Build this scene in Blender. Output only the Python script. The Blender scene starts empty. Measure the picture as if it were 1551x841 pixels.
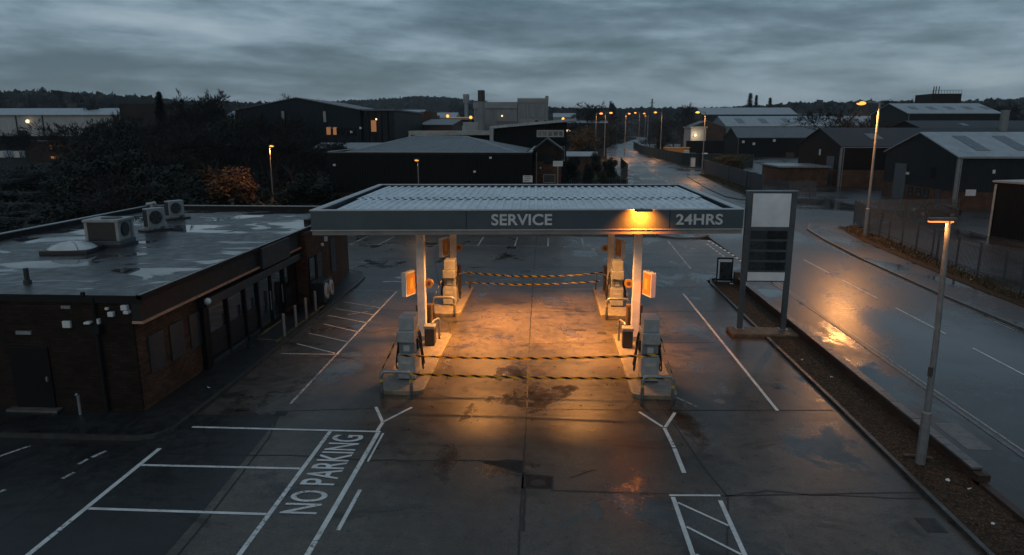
import bpy, math, random
from mathutils import Vector, Matrix, noise as mnoise
R = random.Random(7)
rad = math.radians
sc = bpy.context.scene
col = sc.collection

# ------------------------------------------------------------------ camera (9 m mast, 24 mm)
CAM_H, F, CX, CY = 9.0, 1034.0, 775.5, 420.5
TH, PSI = rad(12.303), rad(3.272)
cam = bpy.data.cameras.new('camera'); cam.lens = 24.0; cam.sensor_width = 36.0
cam.clip_end = 6000; cam.clip_start = 0.1
co = bpy.data.objects.new('camera', cam); col.objects.link(co)
co.location = (0, 0, CAM_H); co.rotation_euler = (rad(90) - TH, 0, PSI)
sc.camera = co
FW = Vector((-math.sin(PSI)*math.cos(TH), math.cos(PSI)*math.cos(TH), -math.sin(TH)))
RT = Vector((math.cos(PSI), math.sin(PSI), 0)); UP = RT.cross(FW)
def ray(px, py): return FW + RT*((px-CX)/F) - UP*((py-CY)/F)
def G(px, py, z=0.0):           # survey helper: where a measured point lies on level z
    d = ray(px, py); t = (z-CAM_H)/d.z
    return (d.x*t, d.y*t)
def XZ(px, py, Y):              # survey helper: x and z of a measured point at distance Y
    d = ray(px, py); t = Y/d.y
    return (d.x*t, CAM_H + d.z*t)

# ------------------------------------------------------------------ materials
def _n(nt, t, **k):
    n = nt.nodes.new(t)
    for a, v in k.items(): setattr(n, a, v)
    return n
def _s(nt, sock, v):
    if isinstance(v, bpy.types.NodeSocket): nt.links.new(v, sock)
    else:
        if isinstance(v, (tuple, list)) and len(v) == 3 and sock.type == 'RGBA': v = (*v, 1)
        sock.default_value = v
def nnoise(nt, vec, scale, detail=4, rough=.55, dist=0):
    n = _n(nt, 'ShaderNodeTexNoise'); _s(nt, n.inputs['Vector'], vec)
    n.inputs['Scale'].default_value = scale; n.inputs['Detail'].default_value = detail
    n.inputs['Roughness'].default_value = rough; n.inputs['Distortion'].default_value = dist
    return n.outputs['Fac']
def nramp(nt, fac, *stops):
    n = _n(nt, 'ShaderNodeValToRGB'); _s(nt, n.inputs[0], fac)
    e = n.color_ramp.elements
    while len(e) < len(stops): e.new(.5)
    for el, (p, c) in zip(e, stops):
        el.position = p
        el.color = (c, c, c, 1) if not isinstance(c, (tuple, list)) else (*c, 1)
    return n.outputs[0]
def nmix(nt, fac, a, b, mode='MIX'):
    n = _n(nt, 'ShaderNodeMix', data_type='RGBA', blend_type=mode)
    _s(nt, n.inputs[0], fac); _s(nt, n.inputs[6], a); _s(nt, n.inputs[7], b)
    return n.outputs[2]
def nmath(nt, op, a, b=0.0, c=None):
    n = _n(nt, 'ShaderNodeMath', operation=op); _s(nt, n.inputs[0], a); _s(nt, n.inputs[1], b)
    if c is not None: _s(nt, n.inputs[2], c)
    return n.outputs[0]
def nmap(nt, vec, scale=(1,1,1), loc=(0,0,0)):
    n = _n(nt, 'ShaderNodeMapping'); _s(nt, n.inputs[0], vec)
    n.inputs['Scale'].default_value = scale; n.inputs['Location'].default_value = loc
    return n.outputs[0]
def nbump(nt, h, strength, dist=.02):
    n = _n(nt, 'ShaderNodeBump'); _s(nt, n.inputs['Height'], h)
    _s(nt, n.inputs['Strength'], strength); n.inputs['Distance'].default_value = dist
    return n.outputs[0]
def newmat(name):
    m = bpy.data.materials.new(name); m.use_nodes = True
    nt = m.node_tree; b = nt.nodes['Principled BSDF']
    tc = _n(nt, 'ShaderNodeTexCoord')
    return m, nt, b, tc
def pm(name, c, rough=.6, metal=0.0, var=.25, scale=1.5, bump=.0, bscale=30, emit=None, es=0, rvar=.1, spec=.5):
    m, nt, b, tc = newmat(name)
    f = nnoise(nt, tc.outputs['Object'], scale, 6, .65)
    lo = tuple(x*(1-var) for x in c); hi = tuple(min(1, x*(1+var)) for x in c)
    _s(nt, b.inputs['Base Color'], nramp(nt, f, (.3, lo), (.7, hi)))
    _s(nt, b.inputs['Roughness'], nramp(nt, nnoise(nt, tc.outputs['Object'], scale*2.3, 4), (.3, max(0, rough-rvar)), (.7, min(1, rough+rvar))))
    b.inputs['Metallic'].default_value = metal
    b.inputs['Specular IOR Level'].default_value = spec
    if bump: _s(nt, b.inputs['Normal'], nbump(nt, nnoise(nt, tc.outputs['Object'], bscale, 4), bump))
    if emit:
        b.inputs['Emission Color'].default_value = (*emit, 1); b.inputs['Emission Strength'].default_value = es
    return m
def brick(name, c1, c2, mortar, wet=.55, size=1.0):
    m, nt, b, tc = newmat(name)
    t = _n(nt, 'ShaderNodeTexBrick'); _s(nt, t.inputs['Vector'], tc.outputs['UV'])
    t.inputs['Scale'].default_value = 1.0; t.inputs['Brick Width'].default_value = .225*size
    t.inputs['Row Height'].default_value = .075*size; t.inputs['Mortar Size'].default_value = .010*size
    t.inputs['Mortar Smooth'].default_value = .2; t.inputs['Bias'].default_value = -.1
    t.inputs['Color1'].default_value = (*c1, 1); t.inputs['Color2'].default_value = (*c2, 1); t.inputs['Mortar'].default_value = (*mortar, 1)
    st = nramp(nt, nnoise(nt, tc.outputs['Object'], .9, 6, .7), (.3, .45), (.7, 1.25))
    _s(nt, b.inputs['Base Color'], nmix(nt, 1.0, t.outputs['Color'], st, 'MULTIPLY'))
    b.inputs['Roughness'].default_value = wet; b.inputs['Specular IOR Level'].default_value = .15
    _s(nt, b.inputs['Normal'], nbump(nt, nmath(nt, 'MULTIPLY', t.outputs['Fac'], -1.0), .6, .012))
    return m
def clad(name, c, pitch=.3, rough=.45, horizontal=False, depth=.03, metal=0.0, var=.2):
    m, nt, b, tc = newmat(name)
    sp = _n(nt, 'ShaderNodeSeparateXYZ'); _s(nt, sp.inputs[0], tc.outputs['UV'])
    x = sp.outputs[1 if horizontal else 0]
    fr = nmath(nt, 'FRACT', nmath(nt, 'DIVIDE', x, pitch))
    tri = nmath(nt, 'ABSOLUTE', nmath(nt, 'SUBTRACT', fr, .5))
    rib = nramp(nt, tri, (.14, 0.0), (.22, 1.0))
    f = nnoise(nt, nmap(nt, tc.outputs['Object'], (1, 1, .25)), .8, 6, .7)
    lo = tuple(v*(1-var) for v in c); hi = tuple(v*(1+var) for v in c)
    _s(nt, b.inputs['Base Color'], nramp(nt, f, (.3, lo), (.7, hi)))
    b.inputs['Roughness'].default_value = rough; b.inputs['Metallic'].default_value = metal; b.inputs['Specular IOR Level'].default_value = .12
    _s(nt, b.inputs['Normal'], nbump(nt, rib, .8, depth))
    return m
def wet_ground(name, dark, light, wet_lo=.07, wet_hi=.42, puddle=(.46, .60), pscale=.16, stain=True, slab=None, grain=16, bump=.35):
    m, nt, b, tc = newmat(name); v = tc.outputs['Object']
    big = nnoise(nt, v, .22, 6, .62, .3)
    c = nramp(nt, big, (.32, dark), (.68, light))
    if slab:
        sn = _n(nt, 'ShaderNodeVectorMath', operation='SNAP'); _s(nt, sn.inputs[0], nmap(nt, v, (1, 1, 0), slab[2])); sn.inputs[1].default_value = (slab[0], slab[1], 1)
        wn = _n(nt, 'ShaderNodeTexWhiteNoise'); _s(nt, wn.inputs[0], sn.outputs[0])
        c = nmix(nt, 1.0, c, nramp(nt, wn.outputs['Value'], (0, .74), (1, 1.2)), 'MULTIPLY')
    fine = nnoise(nt, v, grain, 3, .7)
    c = nmix(nt, 1.0, c, nramp(nt, fine, (.25, .45), (.75, 1.6)), 'MULTIPLY')
    mid = nnoise(nt, v, 3.2, 6, .72)
    c = nmix(nt, 1.0, c, nramp(nt, mid, (.32, .58), (.68, 1.35)), 'MULTIPLY')
    if stain:
        oil = nramp(nt, nnoise(nt, nmap(nt, v, (.75, 1.25, 1), (31, 7, 0)), .62, 6, .66, .6), (.555, 1.0), (.66, .30))
        c = nmix(nt, 1.0, c, oil, 'MULTIPLY')
        tr = nramp(nt, nnoise(nt, nmap(nt, v, (.16, 1.5, 1), (3, 17, 0)), 1.0, 4, .6), (.60, 1.0), (.70, .62))
        c = nmix(nt, 1.0, c, tr, 'MULTIPLY')
    w = nramp(nt, nnoise(nt, nmap(nt, v, (1, .62, 1), (9, 4, 0)), pscale, 6, .6, .4), (puddle[0], 0.0), (puddle[1], 1.0))
    dry = nramp(nt, mid, (.3, wet_hi*.72), (.7, wet_hi*1.2))
    _s(nt, b.inputs['Roughness'], nmix(nt, w, dry, (wet_lo,)*3))
    c = nmix(nt, nmath(nt, 'MULTIPLY', w, .45), c, nmix(nt, 1.0, c, (.45, .45, .45), 'MULTIPLY'))
    _s(nt, b.inputs['Base Color'], c)
    bs = nmath(nt, 'MULTIPLY', nmath(nt, 'SUBTRACT', 1.0, w), bump)
    bs = nmath(nt, 'ADD', bs, .02)
    h = nmath(nt, 'ADD', nmath(nt, 'MULTIPLY', fine, .5), nmath(nt, 'MULTIPLY', mid, .6))
    _s(nt, b.inputs['Normal'], nbump(nt, h, bs, .012))
    return m
def paint(name, c, worn=.50, rough=.4):
    m, nt, b, tc = newmat(name); v = tc.outputs['Object']
    b.inputs['Roughness'].default_value = rough
    f = nnoise(nt, v, 1.7, 5, .7)
    _s(nt, b.inputs['Base Color'], nramp(nt, f, (.3, tuple(x*.62 for x in c)), (.7, c)))
    tr = _n(nt, 'ShaderNodeBsdfTransparent'); mx = _n(nt, 'ShaderNodeMixShader')
    w = nmath(nt, 'ADD', nmath(nt, 'MULTIPLY', nnoise(nt, v, 9, 6, .75), .65), nmath(nt, 'MULTIPLY', nnoise(nt, v, .7, 3, .5), .35))
    _s(nt, mx.inputs[0], nramp(nt, w, (worn-.07, 0.12), (worn+.0, 1.0)))
    nt.links.new(tr.outputs[0], mx.inputs[1]); nt.links.new(b.outputs[0], mx.inputs[2])
    nt.links.new(mx.outputs[0], nt.nodes['Material Output'].inputs[0])
    return m
def glow(name, c, s):
    m, nt, b, tc = newmat(name)
    b.inputs['Base Color'].default_value = (.10, .09, .08, 1)
    f = nnoise(nt, tc.outputs['Object'], 3.0, 2)
    _s(nt, b.inputs['Emission Color'], nramp(nt, f, (.2, tuple(x*.85 for x in c)), (.8, c)))
    b.inputs['Emission Strength'].default_value = s
    return m
def leafmat(name, c, var=.5):
    m, nt, b, tc = newmat(name)
    oi = _n(nt, 'ShaderNodeObjectInfo')
    f = nnoise(nt, tc.outputs['Object'], .9, 4, .7)
    lo = tuple(x*(1-var) for x in c); hi = tuple(x*(1+var) for x in c)
    cc = nmix(nt, 1.0, nramp(nt, f, (.3, lo), (.7, hi)), nramp(nt, oi.outputs['Random'], (0, .7), (1, 1.25)), 'MULTIPLY')
    _s(nt, b.inputs['Base Color'], cc)
    b.inputs['Roughness'].default_value = .6; b.inputs['Specular IOR Level'].default_value = .25
    return m

M = {}
M['forecourt'] = wet_ground('wet concrete forecourt', (.027, .024, .021), (.104, .085, .066), .13, .35, (.56, .63), .42, slab=(4.7, 5.1, (-.75, .6, 0)))
M['tarmac'] = wet_ground('tarmac with corner vignette', (.008, .0085, .009), (.024, .024, .0245), .16, .50, (.52, .66), .2)  # tarmac, with the vignette of the left foreground put into its dark colour
M['road'] = wet_ground('wet road asphalt', (.022, .024, .026), (.044, .044, .045), .17, .35, (.45, .60), .11, stain=False, grain=18, bump=.5)
M['pavement'] = wet_ground('wet pavement tarmac', (.026, .027, .028), (.055, .054, .052), .10, .42, (.50, .62), .35, stain=False, grain=60)
M['yard'] = wet_ground('wet yard tarmac', (.020, .022, .024), (.050, .052, .055), .10, .42, (.48, .62), .08, stain=False, grain=40)
M['dark_pave'] = wet_ground('dark damp paving', (.010, .011, .012), (.022, .022, .021), .16, .5, (.55, .66), .4, stain=False, grain=60)
M['patch'] = pm('tarmac repair', (.010, .011, .012), .55, var=.4, scale=3, bump=.4, bscale=30, spec=.25)
M['kerb'] = pm('kerb stone', (.11, .105, .10), .38, var=.4, scale=3, bump=.3, bscale=60)
M['island'] = pm('island concrete', (.17, .155, .14), .42, var=.4, scale=3, bump=.3, bscale=50)
M['kerb_dark'] = pm('damp dark kerb stone', (.040, .040, .038), .4, var=.5, scale=3, bump=.3, bscale=60)
M['kerb_paint'] = pm('worn kerb', (.20, .17, .12), .4, var=.5, scale=5)
M['joint'] = pm('joint filler', (.010, .010, .011), .5, var=.3)
M['soil'] = pm('leaf litter soil', (.045, .032, .022), .75, var=.75, scale=7, bump=1.0, bscale=16, spec=.08)
M['verge'] = pm('rough wet grass base', (.030, .030, .017), .7, var=.6, scale=2.5, bump=1.0, bscale=12, spec=.08)
M['land'] = pm('dark land', (.009, .010, .008), .9, var=.5, scale=.05, spec=.05)
M['lawn'] = pm('lawn', (.035, .055, .028), .7, var=.4, scale=1, spec=.08)
M['hill'] = pm('hill grass', (.035, .045, .040), .8, var=.4, scale=.02, spec=.08)
M['white_paint'] = paint('worn white road paint', (.78, .78, .76), .44)
M['faint_paint'] = paint('faint white road paint', (.55, .55, .54), .51)
M['yellow_paint'] = paint('worn yellow road paint', (.42, .30, .08), .52)
M['road_paint'] = paint('pale road edge paint', (.40, .38, .33), .50)
M['brick'] = brick('dark red brick', (.150, .072, .040), (.062, .034, .024), (.030, .028, .026), size=1.3)
M['brick_dark'] = brick('blackish brick', (.034, .021, .015), (.013, .010, .009), (.010, .010, .010), size=1.3)
M['brick_low'] = brick('garden wall brick', (.085, .048, .034), (.05, .034, .027), (.05, .046, .042), .45)
M['brick_far'] = brick('far brick', (.12, .055, .032), (.085, .042, .026), (.06, .05, .04), .6, 1.6)
def roof_felt():
    m, nt, b, tc = newmat('wet flat roof felt'); v = tc.outputs['Object']
    t = _n(nt, 'ShaderNodeTexBrick'); _s(nt, t.inputs['Vector'], nmap(nt, v, (1, 1, 1)))
    t.inputs['Scale'].default_value = 1; t.inputs['Brick Width'].default_value = 5.2; t.inputs['Row Height'].default_value = 1.05
    t.inputs['Mortar Size'].default_value = .022; t.inputs['Color1'].default_value = (.020, .022, .024, 1); t.inputs['Color2'].default_value = (.050, .054, .058, 1); t.inputs['Mortar'].default_value = (.008, .008, .009, 1)
    st = nramp(nt, nnoise(nt, v, .7, 6, .7), (.3, .55), (.7, 1.3))
    _s(nt, b.inputs['Base Color'], nmix(nt, 1.0, t.outputs['Color'], st, 'MULTIPLY'))
    w = nramp(nt, nnoise(nt, nmap(nt, v, (.6, 1.1, 1), (4, 2, 0)), .42, 6, .6, .6), (.50, 0.0), (.54, 1.0))
    _s(nt, b.inputs['Roughness'], nmix(nt, w, nramp(nt, nnoise(nt, v, 2.0, 4), (.3, .26), (.7, .50)), (.025,)*3))
    fine = nnoise(nt, v, 45, 3, .6)
    h = nmath(nt, 'ADD', nmath(nt, 'MULTIPLY', fine, .4), nmath(nt, 'MULTIPLY', t.outputs['Fac'], -.8))
    _s(nt, b.inputs['Normal'], nbump(nt, h, nmath(nt, 'MULTIPLY', nmath(nt, 'SUBTRACT', 1.0, w), .35), .012))
    return m
M['felt'] = roof_felt()
M['black_edge'] = pm('black roof edging', (.010, .011, .012), .5, var=.3, spec=.2)
M['coping'] = pm('pale metal coping', (.24, .26, .27), .35, .3, var=.25)
M['fascia_shop'] = pm('charcoal shop fascia', (.014, .017, .020), .42, var=.25, spec=.3)
M['fascia_trim'] = pm('copper brown trim', (.50, .28, .18), .35, .1, var=.25)
M['shutter'] = pm('dark shutter box', (.024, .027, .031), .36, var=.25)
M['frame_black'] = pm('black window frame', (.008, .009, .010), .45, var=.2, spec=.15)
M['glass_dark'] = pm('dark window glass', (.014, .018, .022), .04, var=.3, rvar=.01, spec=.9)
M['board'] = pm('grey window board', (.030, .036, .042), .42, var=.25)
M['steel'] = pm('galvanised steel', (.30, .31, .32), .38, .55, var=.22, scale=6)
M['dull_metal'] = pm('dull grey metal', (.22, .23, .24), .42, .3, var=.25, scale=5)
M['ac_case'] = pm('air conditioner casing', (.27, .28, .285), .42, var=.2, scale=4)
M['ac_dark'] = pm('air conditioner grille', (.020, .021, .023), .5, var=.3)
M['dome'] = pm('skylight dome plastic', (.50, .52, .53), .22, var=.15)
M['white_fit'] = pm('white plastic fitting', (.62, .63, .63), .4, var=.15)
M['canopy_fascia'] = pm('slate canopy fascia', (.050, .078, .096), .36, var=.16, scale=.7)
M['canopy_trim'] = pm('pale canopy trim', (.42, .43, .43), .35, .2, var=.15)
M['canopy_edge'] = pm('canopy lower edge', (.20, .19, .185), .42, var=.2)
M['canopy_roof'] = pm('canopy roof sheet', (.66, .71, .75), .34, .1, var=.22, scale=.9)
M['canopy_soffit'] = pm('canopy soffit', (.55, .54, .50), .5, var=.12)
M['letters'] = pm('pale grey letters', (.52, .56, .58), .4, var=.1)
M['column'] = pm('white column paint', (.55, .56, .57), .4, var=.2, scale=2)
M['pump'] = pm('grey pump casing', (.29, .31, .325), .38, .15, var=.2, scale=2.5)
M['pump_dark'] = pm('dark pump recess', (.035, .037, .04), .4, var=.2)
M['pump_mid'] = pm('shaded pump recess panel', (.17, .185, .20), .4, .1, var=.2, scale=2.5)  # darker than the casing: the shade of the recess is put into the colour
M['pump_side'] = pm('pump side panel', (.42, .40, .36), .4, var=.25, scale=3)
M['screen'] = pm('pump display', (.40, .43, .45), .2, var=.15)
M['rubber'] = pm('black rubber', (.010, .010, .011), .45, var=.2)
M['orange_lit_face'] = pm('lamplit orange sign face', (.38, .19, .04), .45, var=.3, scale=3)  # orange lamplight on the column sign faces is put into the base colour
M['sign_white'] = pm('white sign casing', (.55, .58, .60), .4, var=.15)
M['hoop'] = pm('grey barrier tube', (.24, .25, .26), .36, .45, var=.35, scale=7)
M['hoop_band'] = pm('yellow reflective band', (.50, .33, .05), .4, var=.3)
M['brown_box'] = pm('brown steel cabinet', (.085, .05, .035), .45, var=.35, scale=3)
M['bin'] = pm('black bin', (.018, .018, .018), .45, var=.3)
M['totem'] = pm('totem steel', (.085, .10, .115), .38, .35, var=.2)
M['totem_panel'] = pm('blank totem panel', (.66, .72, .77), .35, var=.12, scale=1.4)
M['totem_row'] = pm('dark price panel', (.018, .026, .032), .3, var=.3)
M['totem_row_black'] = pm('black price display', (.006, .007, .008), .25, var=.2)
M['lichen'] = pm('lichened stone', (.085, .068, .036), .6, var=.7, scale=4, bump=.6, bscale=25)
M['lamp_pole'] = pm('galvanised lamp pole', (.23, .235, .24), .42, .35, var=.25, scale=4)
M['lamp_dark'] = pm('lamp housing', (.07, .07, .07), .4, .3, var=.2)
M['sodium'] = glow('sodium lamp glass', (1.0, .31, .05), 2.8)
M['sodium_soft'] = glow('sodium strip', (1.0, .30, .05), 1.9)
M['far_sodium'] = glow('far sodium lamp glass', (1.0, .31, .05), 3.2)
M['warm_white'] = glow('warm white lamp', (1.0, .66, .36), 2.5)
M['warm_window'] = glow('warm lit window', (1.0, .38, .10), .26)
M['canopy_lamp'] = glow('canopy lamp glass', (1.0, .45, .14), 4)
M['fence'] = pm('palisade steel', (.085, .092, .10), .45, .4, var=.3, scale=4)
M['fence_board'] = clad('grey board fence', (.075, .08, .088), .16, .5, depth=.02)
M['fence_teal'] = clad('dark teal fence', (.020, .036, .040), .2, .5, depth=.02)
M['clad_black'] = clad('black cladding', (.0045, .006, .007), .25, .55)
M['clad_navy'] = clad('navy cladding', (.010, .019, .026), .5, .5)
M['clad_slate'] = clad('slate cladding', (.017, .021, .024), .3, .5)
M['clad_grey'] = clad('grey cladding', (.20, .215, .225), .4, .5)
M['clad_white'] = clad('pale cladding', (.34, .36, .37), 2.4, .5)
M['roof_pale'] = clad('pale roof sheet', (.34, .37, .39), .5, .38, depth=.05, metal=.2)
M['roof_mid'] = clad('mid roof sheet', (.13, .145, .155), .5, .42, depth=.05)
M['roof_dark'] = clad('dark roof sheet', (.035, .038, .042), .5, .5, depth=.05)
M['roof_light'] = pm('roof light panel', (.09, .105, .12), .35, var=.2)
M['door_grey'] = clad('roller door', (.10, .115, .125), .25, .45, True)
M['concrete_far'] = pm('grey plant concrete', (.22, .235, .245), .6, var=.25, scale=.1)
M['chimney'] = pm('chimney steel', (.17, .18, .185), .5, var=.2, scale=.2)
M['rust'] = pm('rust brown', (.06, .032, .02), .6, var=.4)
M['bark'] = leafmat('bark', (.040, .035, .030), .3)
M['twig'] = leafmat('twigs', (.017, .014, .012), .3)
M['leaf_dark'] = leafmat('dark leaves', (.010, .0135, .009), .6)
M['leaf_olive'] = leafmat('olive leaves', (.045, .045, .018), .5)
M['leaf_brown'] = leafmat('brown leaves', (.115, .058, .022), .5)
M['leaf_far'] = leafmat('far trees', (.022, .028, .027), .4)
M['car'] = pm('dark car paint', (.02, .024, .028), .2, .2, var=.15, rvar=.05)
M['car_white'] = pm('white van paint', (.45, .47, .48), .3, var=.1)
M['tyre'] = pm('tyre', (.012, .012, .012), .7)
M['litter'] = pm('litter paper', (.6, .6, .58), .6, var=.2, scale=9)
M['wood'] = pm('old wood', (.07, .045, .03), .6, var=.4, scale=6)
def tape_mat():
    m, nt, b, tc = newmat('hazard tape')
    sp = _n(nt, 'ShaderNodeSeparateXYZ'); _s(nt, sp.inputs[0], tc.outputs['UV'])
    d = nmath(nt, 'FRACT', nmath(nt, 'ADD', nmath(nt, 'MULTIPLY', sp.outputs[0], 2.0), nmath(nt, 'MULTIPLY', sp.outputs[1], .45)))
    _s(nt, b.inputs['Base Color'], nmix(nt, nmath(nt, 'GREATER_THAN', d, .52), (.80, .56, .03), (.012, .012, .010)))
    b.inputs['Roughness'].default_value = .32
    tl = _n(nt, 'ShaderNodeBsdfTranslucent'); mx = _n(nt, 'ShaderNodeMixShader'); mx.inputs[0].default_value = .6
    nt.links.new(b.inputs['Base Color'].links[0].from_socket, tl.inputs[0]); nt.links.new(b.outputs[0], mx.inputs[1]); nt.links.new(tl.outputs[0], mx.inputs[2]); nt.links.new(mx.outputs[0], nt.nodes['Material Output'].inputs[0])
    return m
M['tape'] = tape_mat()

# ------------------------------------------------------------------ mesh builder
class MB:
    def __init__(s): s.v = []; s.f = []; s.uv = None
    def add(s, vs, fs):
        o = len(s.v); s.v += [tuple(p) for p in vs]; s.f += [tuple(i+o for i in f) for f in fs]; return s
    def box(s, x0, y0, z0, x1, y1, z1):
        x0, x1 = min(x0, x1), max(x0, x1); y0, y1 = min(y0, y1), max(y0, y1); z0, z1 = min(z0, z1), max(z0, z1)
        return s.add([(x0,y0,z0),(x1,y0,z0),(x1,y1,z0),(x0,y1,z0),(x0,y0,z1),(x1,y0,z1),(x1,y1,z1),(x0,y1,z1)],
                     [(0,3,2,1),(4,5,6,7),(0,1,5,4),(1,2,6,5),(2,3,7,6),(3,0,4,7)])
    def prism(s, pts, z0, z1):           # pts counter-clockwise; z may be a list
        n = len(pts)
        vs = [(p[0], p[1], z0) for p in pts] + [(p[0], p[1], z1) for p in pts]
        fs = [tuple(range(n-1, -1, -1)), tuple(range(n, 2*n))] + [(i, (i+1) % n, (i+1) % n + n, i+n) for i in range(n)]
        return s.add(vs, fs)
    def poly(s, pts): return s.add(pts, [tuple(range(len(pts)))])
    def extr(s, prof, axis, a, b):       # profile [(u,z)] swept along axis 'x' or 'y'
        n = len(prof)
        mk = (lambda u, z, t: (t, u, z)) if axis == 'x' else (lambda u, z, t: (u, t, z))
        vs = [mk(u, z, a) for u, z in prof] + [mk(u, z, b) for u, z in prof]
        return s.add(vs, [tuple(range(n)), tuple(range(2*n-1, n-1, -1))] + [(i, i+n, (i+1) % n + n, (i+1) % n) for i in range(n)])
    def tube(s, path, r, n=8, cap=True):
        path = [Vector(p) for p in path]
        rs = r if isinstance(r, (list, tuple)) else [r]*len(path)
        o = len(s.v); up = Vector((0, 0, 1)); prev = None
        for i, p in enumerate(path):
            d = (path[min(i+1, len(path)-1)] - path[max(i-1, 0)])
            d = d.normalized() if d.length > 1e-9 else up
            if prev is None:
                a = d.cross(up) if abs(d.z) < .95 else d.cross(Vector((1, 0, 0)))
            else: a = prev - d*prev.dot(d)
            if a.length < 1e-6: a = d.cross(Vector((1, .3, 0)))
            a.normalize(); prev = a; b = d.cross(a)
            for k in range(n):
                t = 2*math.pi*k/n
                s.v.append(tuple(p + (a*math.cos(t) + b*math.sin(t))*rs[i]))
        for i in range(len(path)-1):
            for k in range(n):
                k2 = (k+1) % n
                s.f.append((o+i*n+k, o+i*n+k2, o+(i+1)*n+k2, o+(i+1)*n+k))
        if cap:
            s.f.append(tuple(o+k for k in range(n-1, -1, -1)))
            s.f.append(tuple(o+(len(path)-1)*n+k for k in range(n)))
        return s
    def sphere(s, c, r, nu=10, nv=6, sz=1.0, z_lo=-1.0):
        o = len(s.v)
        for j in range(nv+1):
            ph = math.pi*j/nv
            for k in range(nu):
                t = 2*math.pi*k/nu
                s.v.append((c[0]+r*math.sin(ph)*math.cos(t), c[1]+r*math.sin(ph)*math.sin(t), c[2]+r*sz*max(z_lo, math.cos(ph))))
        for j in range(nv):
            for k in range(nu):
                k2 = (k+1) % nu
                s.f.append((o+j*nu+k, o+(j+1)*nu+k, o+(j+1)*nu+k2, o+j*nu+k2))
        return s
    def build(s, name, mat, parent=None, world=True, smooth=False, bevel=0.0):
        off = parent_world(parent) if (parent and world) else Vector((0, 0, 0))
        me = bpy.data.meshes.new(name)
        me.from_pydata([tuple(Vector(p)-off) for p in s.v], [], s.f); me.validate()
        uvl = me.uv_layers.new(name='UVMap')
        if s.uv:
            for l in me.loops: uvl.data[l.index].uv = s.uv[l.vertex_index]
        else:
            for p in me.polygons:
                nx, ny, nz = (abs(c) for c in p.normal)
                for li in p.loop_indices:
                    c = me.vertices[me.loops[li].vertex_index].co
                    if nz > .8: q = (c.x, c.y)
                    elif nz > .12: q = ((c.x, c.y*1.05) if ny >= nx else (c.y, c.x*1.05))
                    elif nx >= ny: q = (c.y, c.z)
                    else: q = (c.x, c.z)
                    uvl.data[li].uv = q
        if smooth:
            for p in me.polygons: p.use_smooth = True
        me.materials.append(M[mat] if isinstance(mat, str) else mat)
        o = bpy.data.objects.new(name, me); col.objects.link(o)
        if parent: o.parent = parent
        if bevel:
            b = o.modifiers.new('bevel', 'BEVEL'); b.width = bevel; b.segments = 2; b.limit_method = 'ANGLE'
        return o
def parent_world(p):
    v = Vector((0, 0, 0))
    while p is not None: v += p.location; p = p.parent
    return v
def tag(o, label, cat, group=None):
    o['label'] = label; o['category'] = cat
    if group: o['group'] = group
    return o
def thing(name, label, cat, loc=(0, 0, 0), rz=0.0, group=None):
    o = bpy.data.objects.new(name, None); o.empty_display_size = .3; col.objects.link(o)
    o.location = loc; o.rotation_euler = (0, 0, rz)
    return tag(o, label, cat, group)
def struct(name, mb, mat, kind='structure'):
    o = mb.build(name, mat); o['kind'] = kind; return o
def copy_thing(o, loc, rz=0.0, label=None, scale=None):
    r = o.copy(); col.objects.link(r); r.location = loc; r.rotation_euler = (0, 0, rz)
    if scale: r.scale = scale
    if label: r['label'] = label
    for ch in list(o.children):
        c = ch.copy(); col.objects.link(c); c.parent = r
        for g in list(ch.children):
            d = g.copy(); col.objects.link(d); d.parent = c
    return r
def light(kind, loc, power, color, parent=None, size=.3, rot=None, spread=None, size_y=None):
    L = bpy.data.lights.new('lamp_light', kind); L.energy = power; L.color = color
    if kind == 'AREA':
        L.size = size
        if size_y: L.shape = 'RECTANGLE'; L.size_y = size_y
        if spread: L.spread = spread
    else: L.shadow_soft_size = size
    o = bpy.data.objects.new('lamp_light', L); col.objects.link(o)
    if parent: o.parent = parent; o.location = Vector(loc) - parent_world(parent)
    else: o.location = loc
    if rot: o.rotation_euler = rot
    return o
ORANGE = (1.0, .40, .10)

# ------------------------------------------------------------------ world, sun, haze
w = bpy.data.worlds.new('World'); sc.world = w; w.use_nodes = True
nt = w.node_tree; bg = nt.nodes['Background']
sky = _n(nt, 'ShaderNodeTexSky', sky_type='NISHITA'); sky.sun_disc = False
SUN_EL, SUN_AZ = rad(7), rad(200)
sky.sun_elevation = SUN_EL; sky.sun_rotation = SUN_AZ; sky.dust_density = 2.0
tc = _n(nt, 'ShaderNodeTexCoord'); sp = _n(nt, 'ShaderNodeSeparateXYZ'); _s(nt, sp.inputs[0], tc.outputs['Generated'])
cb = _n(nt, 'ShaderNodeCombineXYZ')
az = nmath(nt, 'ARCTAN2', sp.outputs[0], sp.outputs[1])
_s(nt, cb.inputs[0], az)
_s(nt, cb.inputs[1], nmath(nt, 'ADD', sp.outputs[2], nmath(nt, 'MULTIPLY', az, .035)))
pv = nmap(nt, cb.outputs[0], (3.8, 17.0, 1), (3.1, 8.4, 0))
n1 = nnoise(nt, pv, 1.0, 12, .60, .12)
n2 = nnoise(nt, nmap(nt, cb.outputs[0], (1.3, 10.0, 1), (7.7, 1.2, 0)), 1.0, 6, .5, .05)
cl = nmath(nt, 'ADD', nmath(nt, 'MULTIPLY', n1, .55), nmath(nt, 'MULTIPLY', n2, .45))
cloud = nramp(nt, cl, (.415, (.50, .82, 1.10)), (.465, (.82, 1.24, 1.60)), (.51, (1.28, 1.82, 2.30)), (.56, (1.80, 2.42, 2.96)), (.63, (2.45, 3.05, 3.55)))
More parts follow.
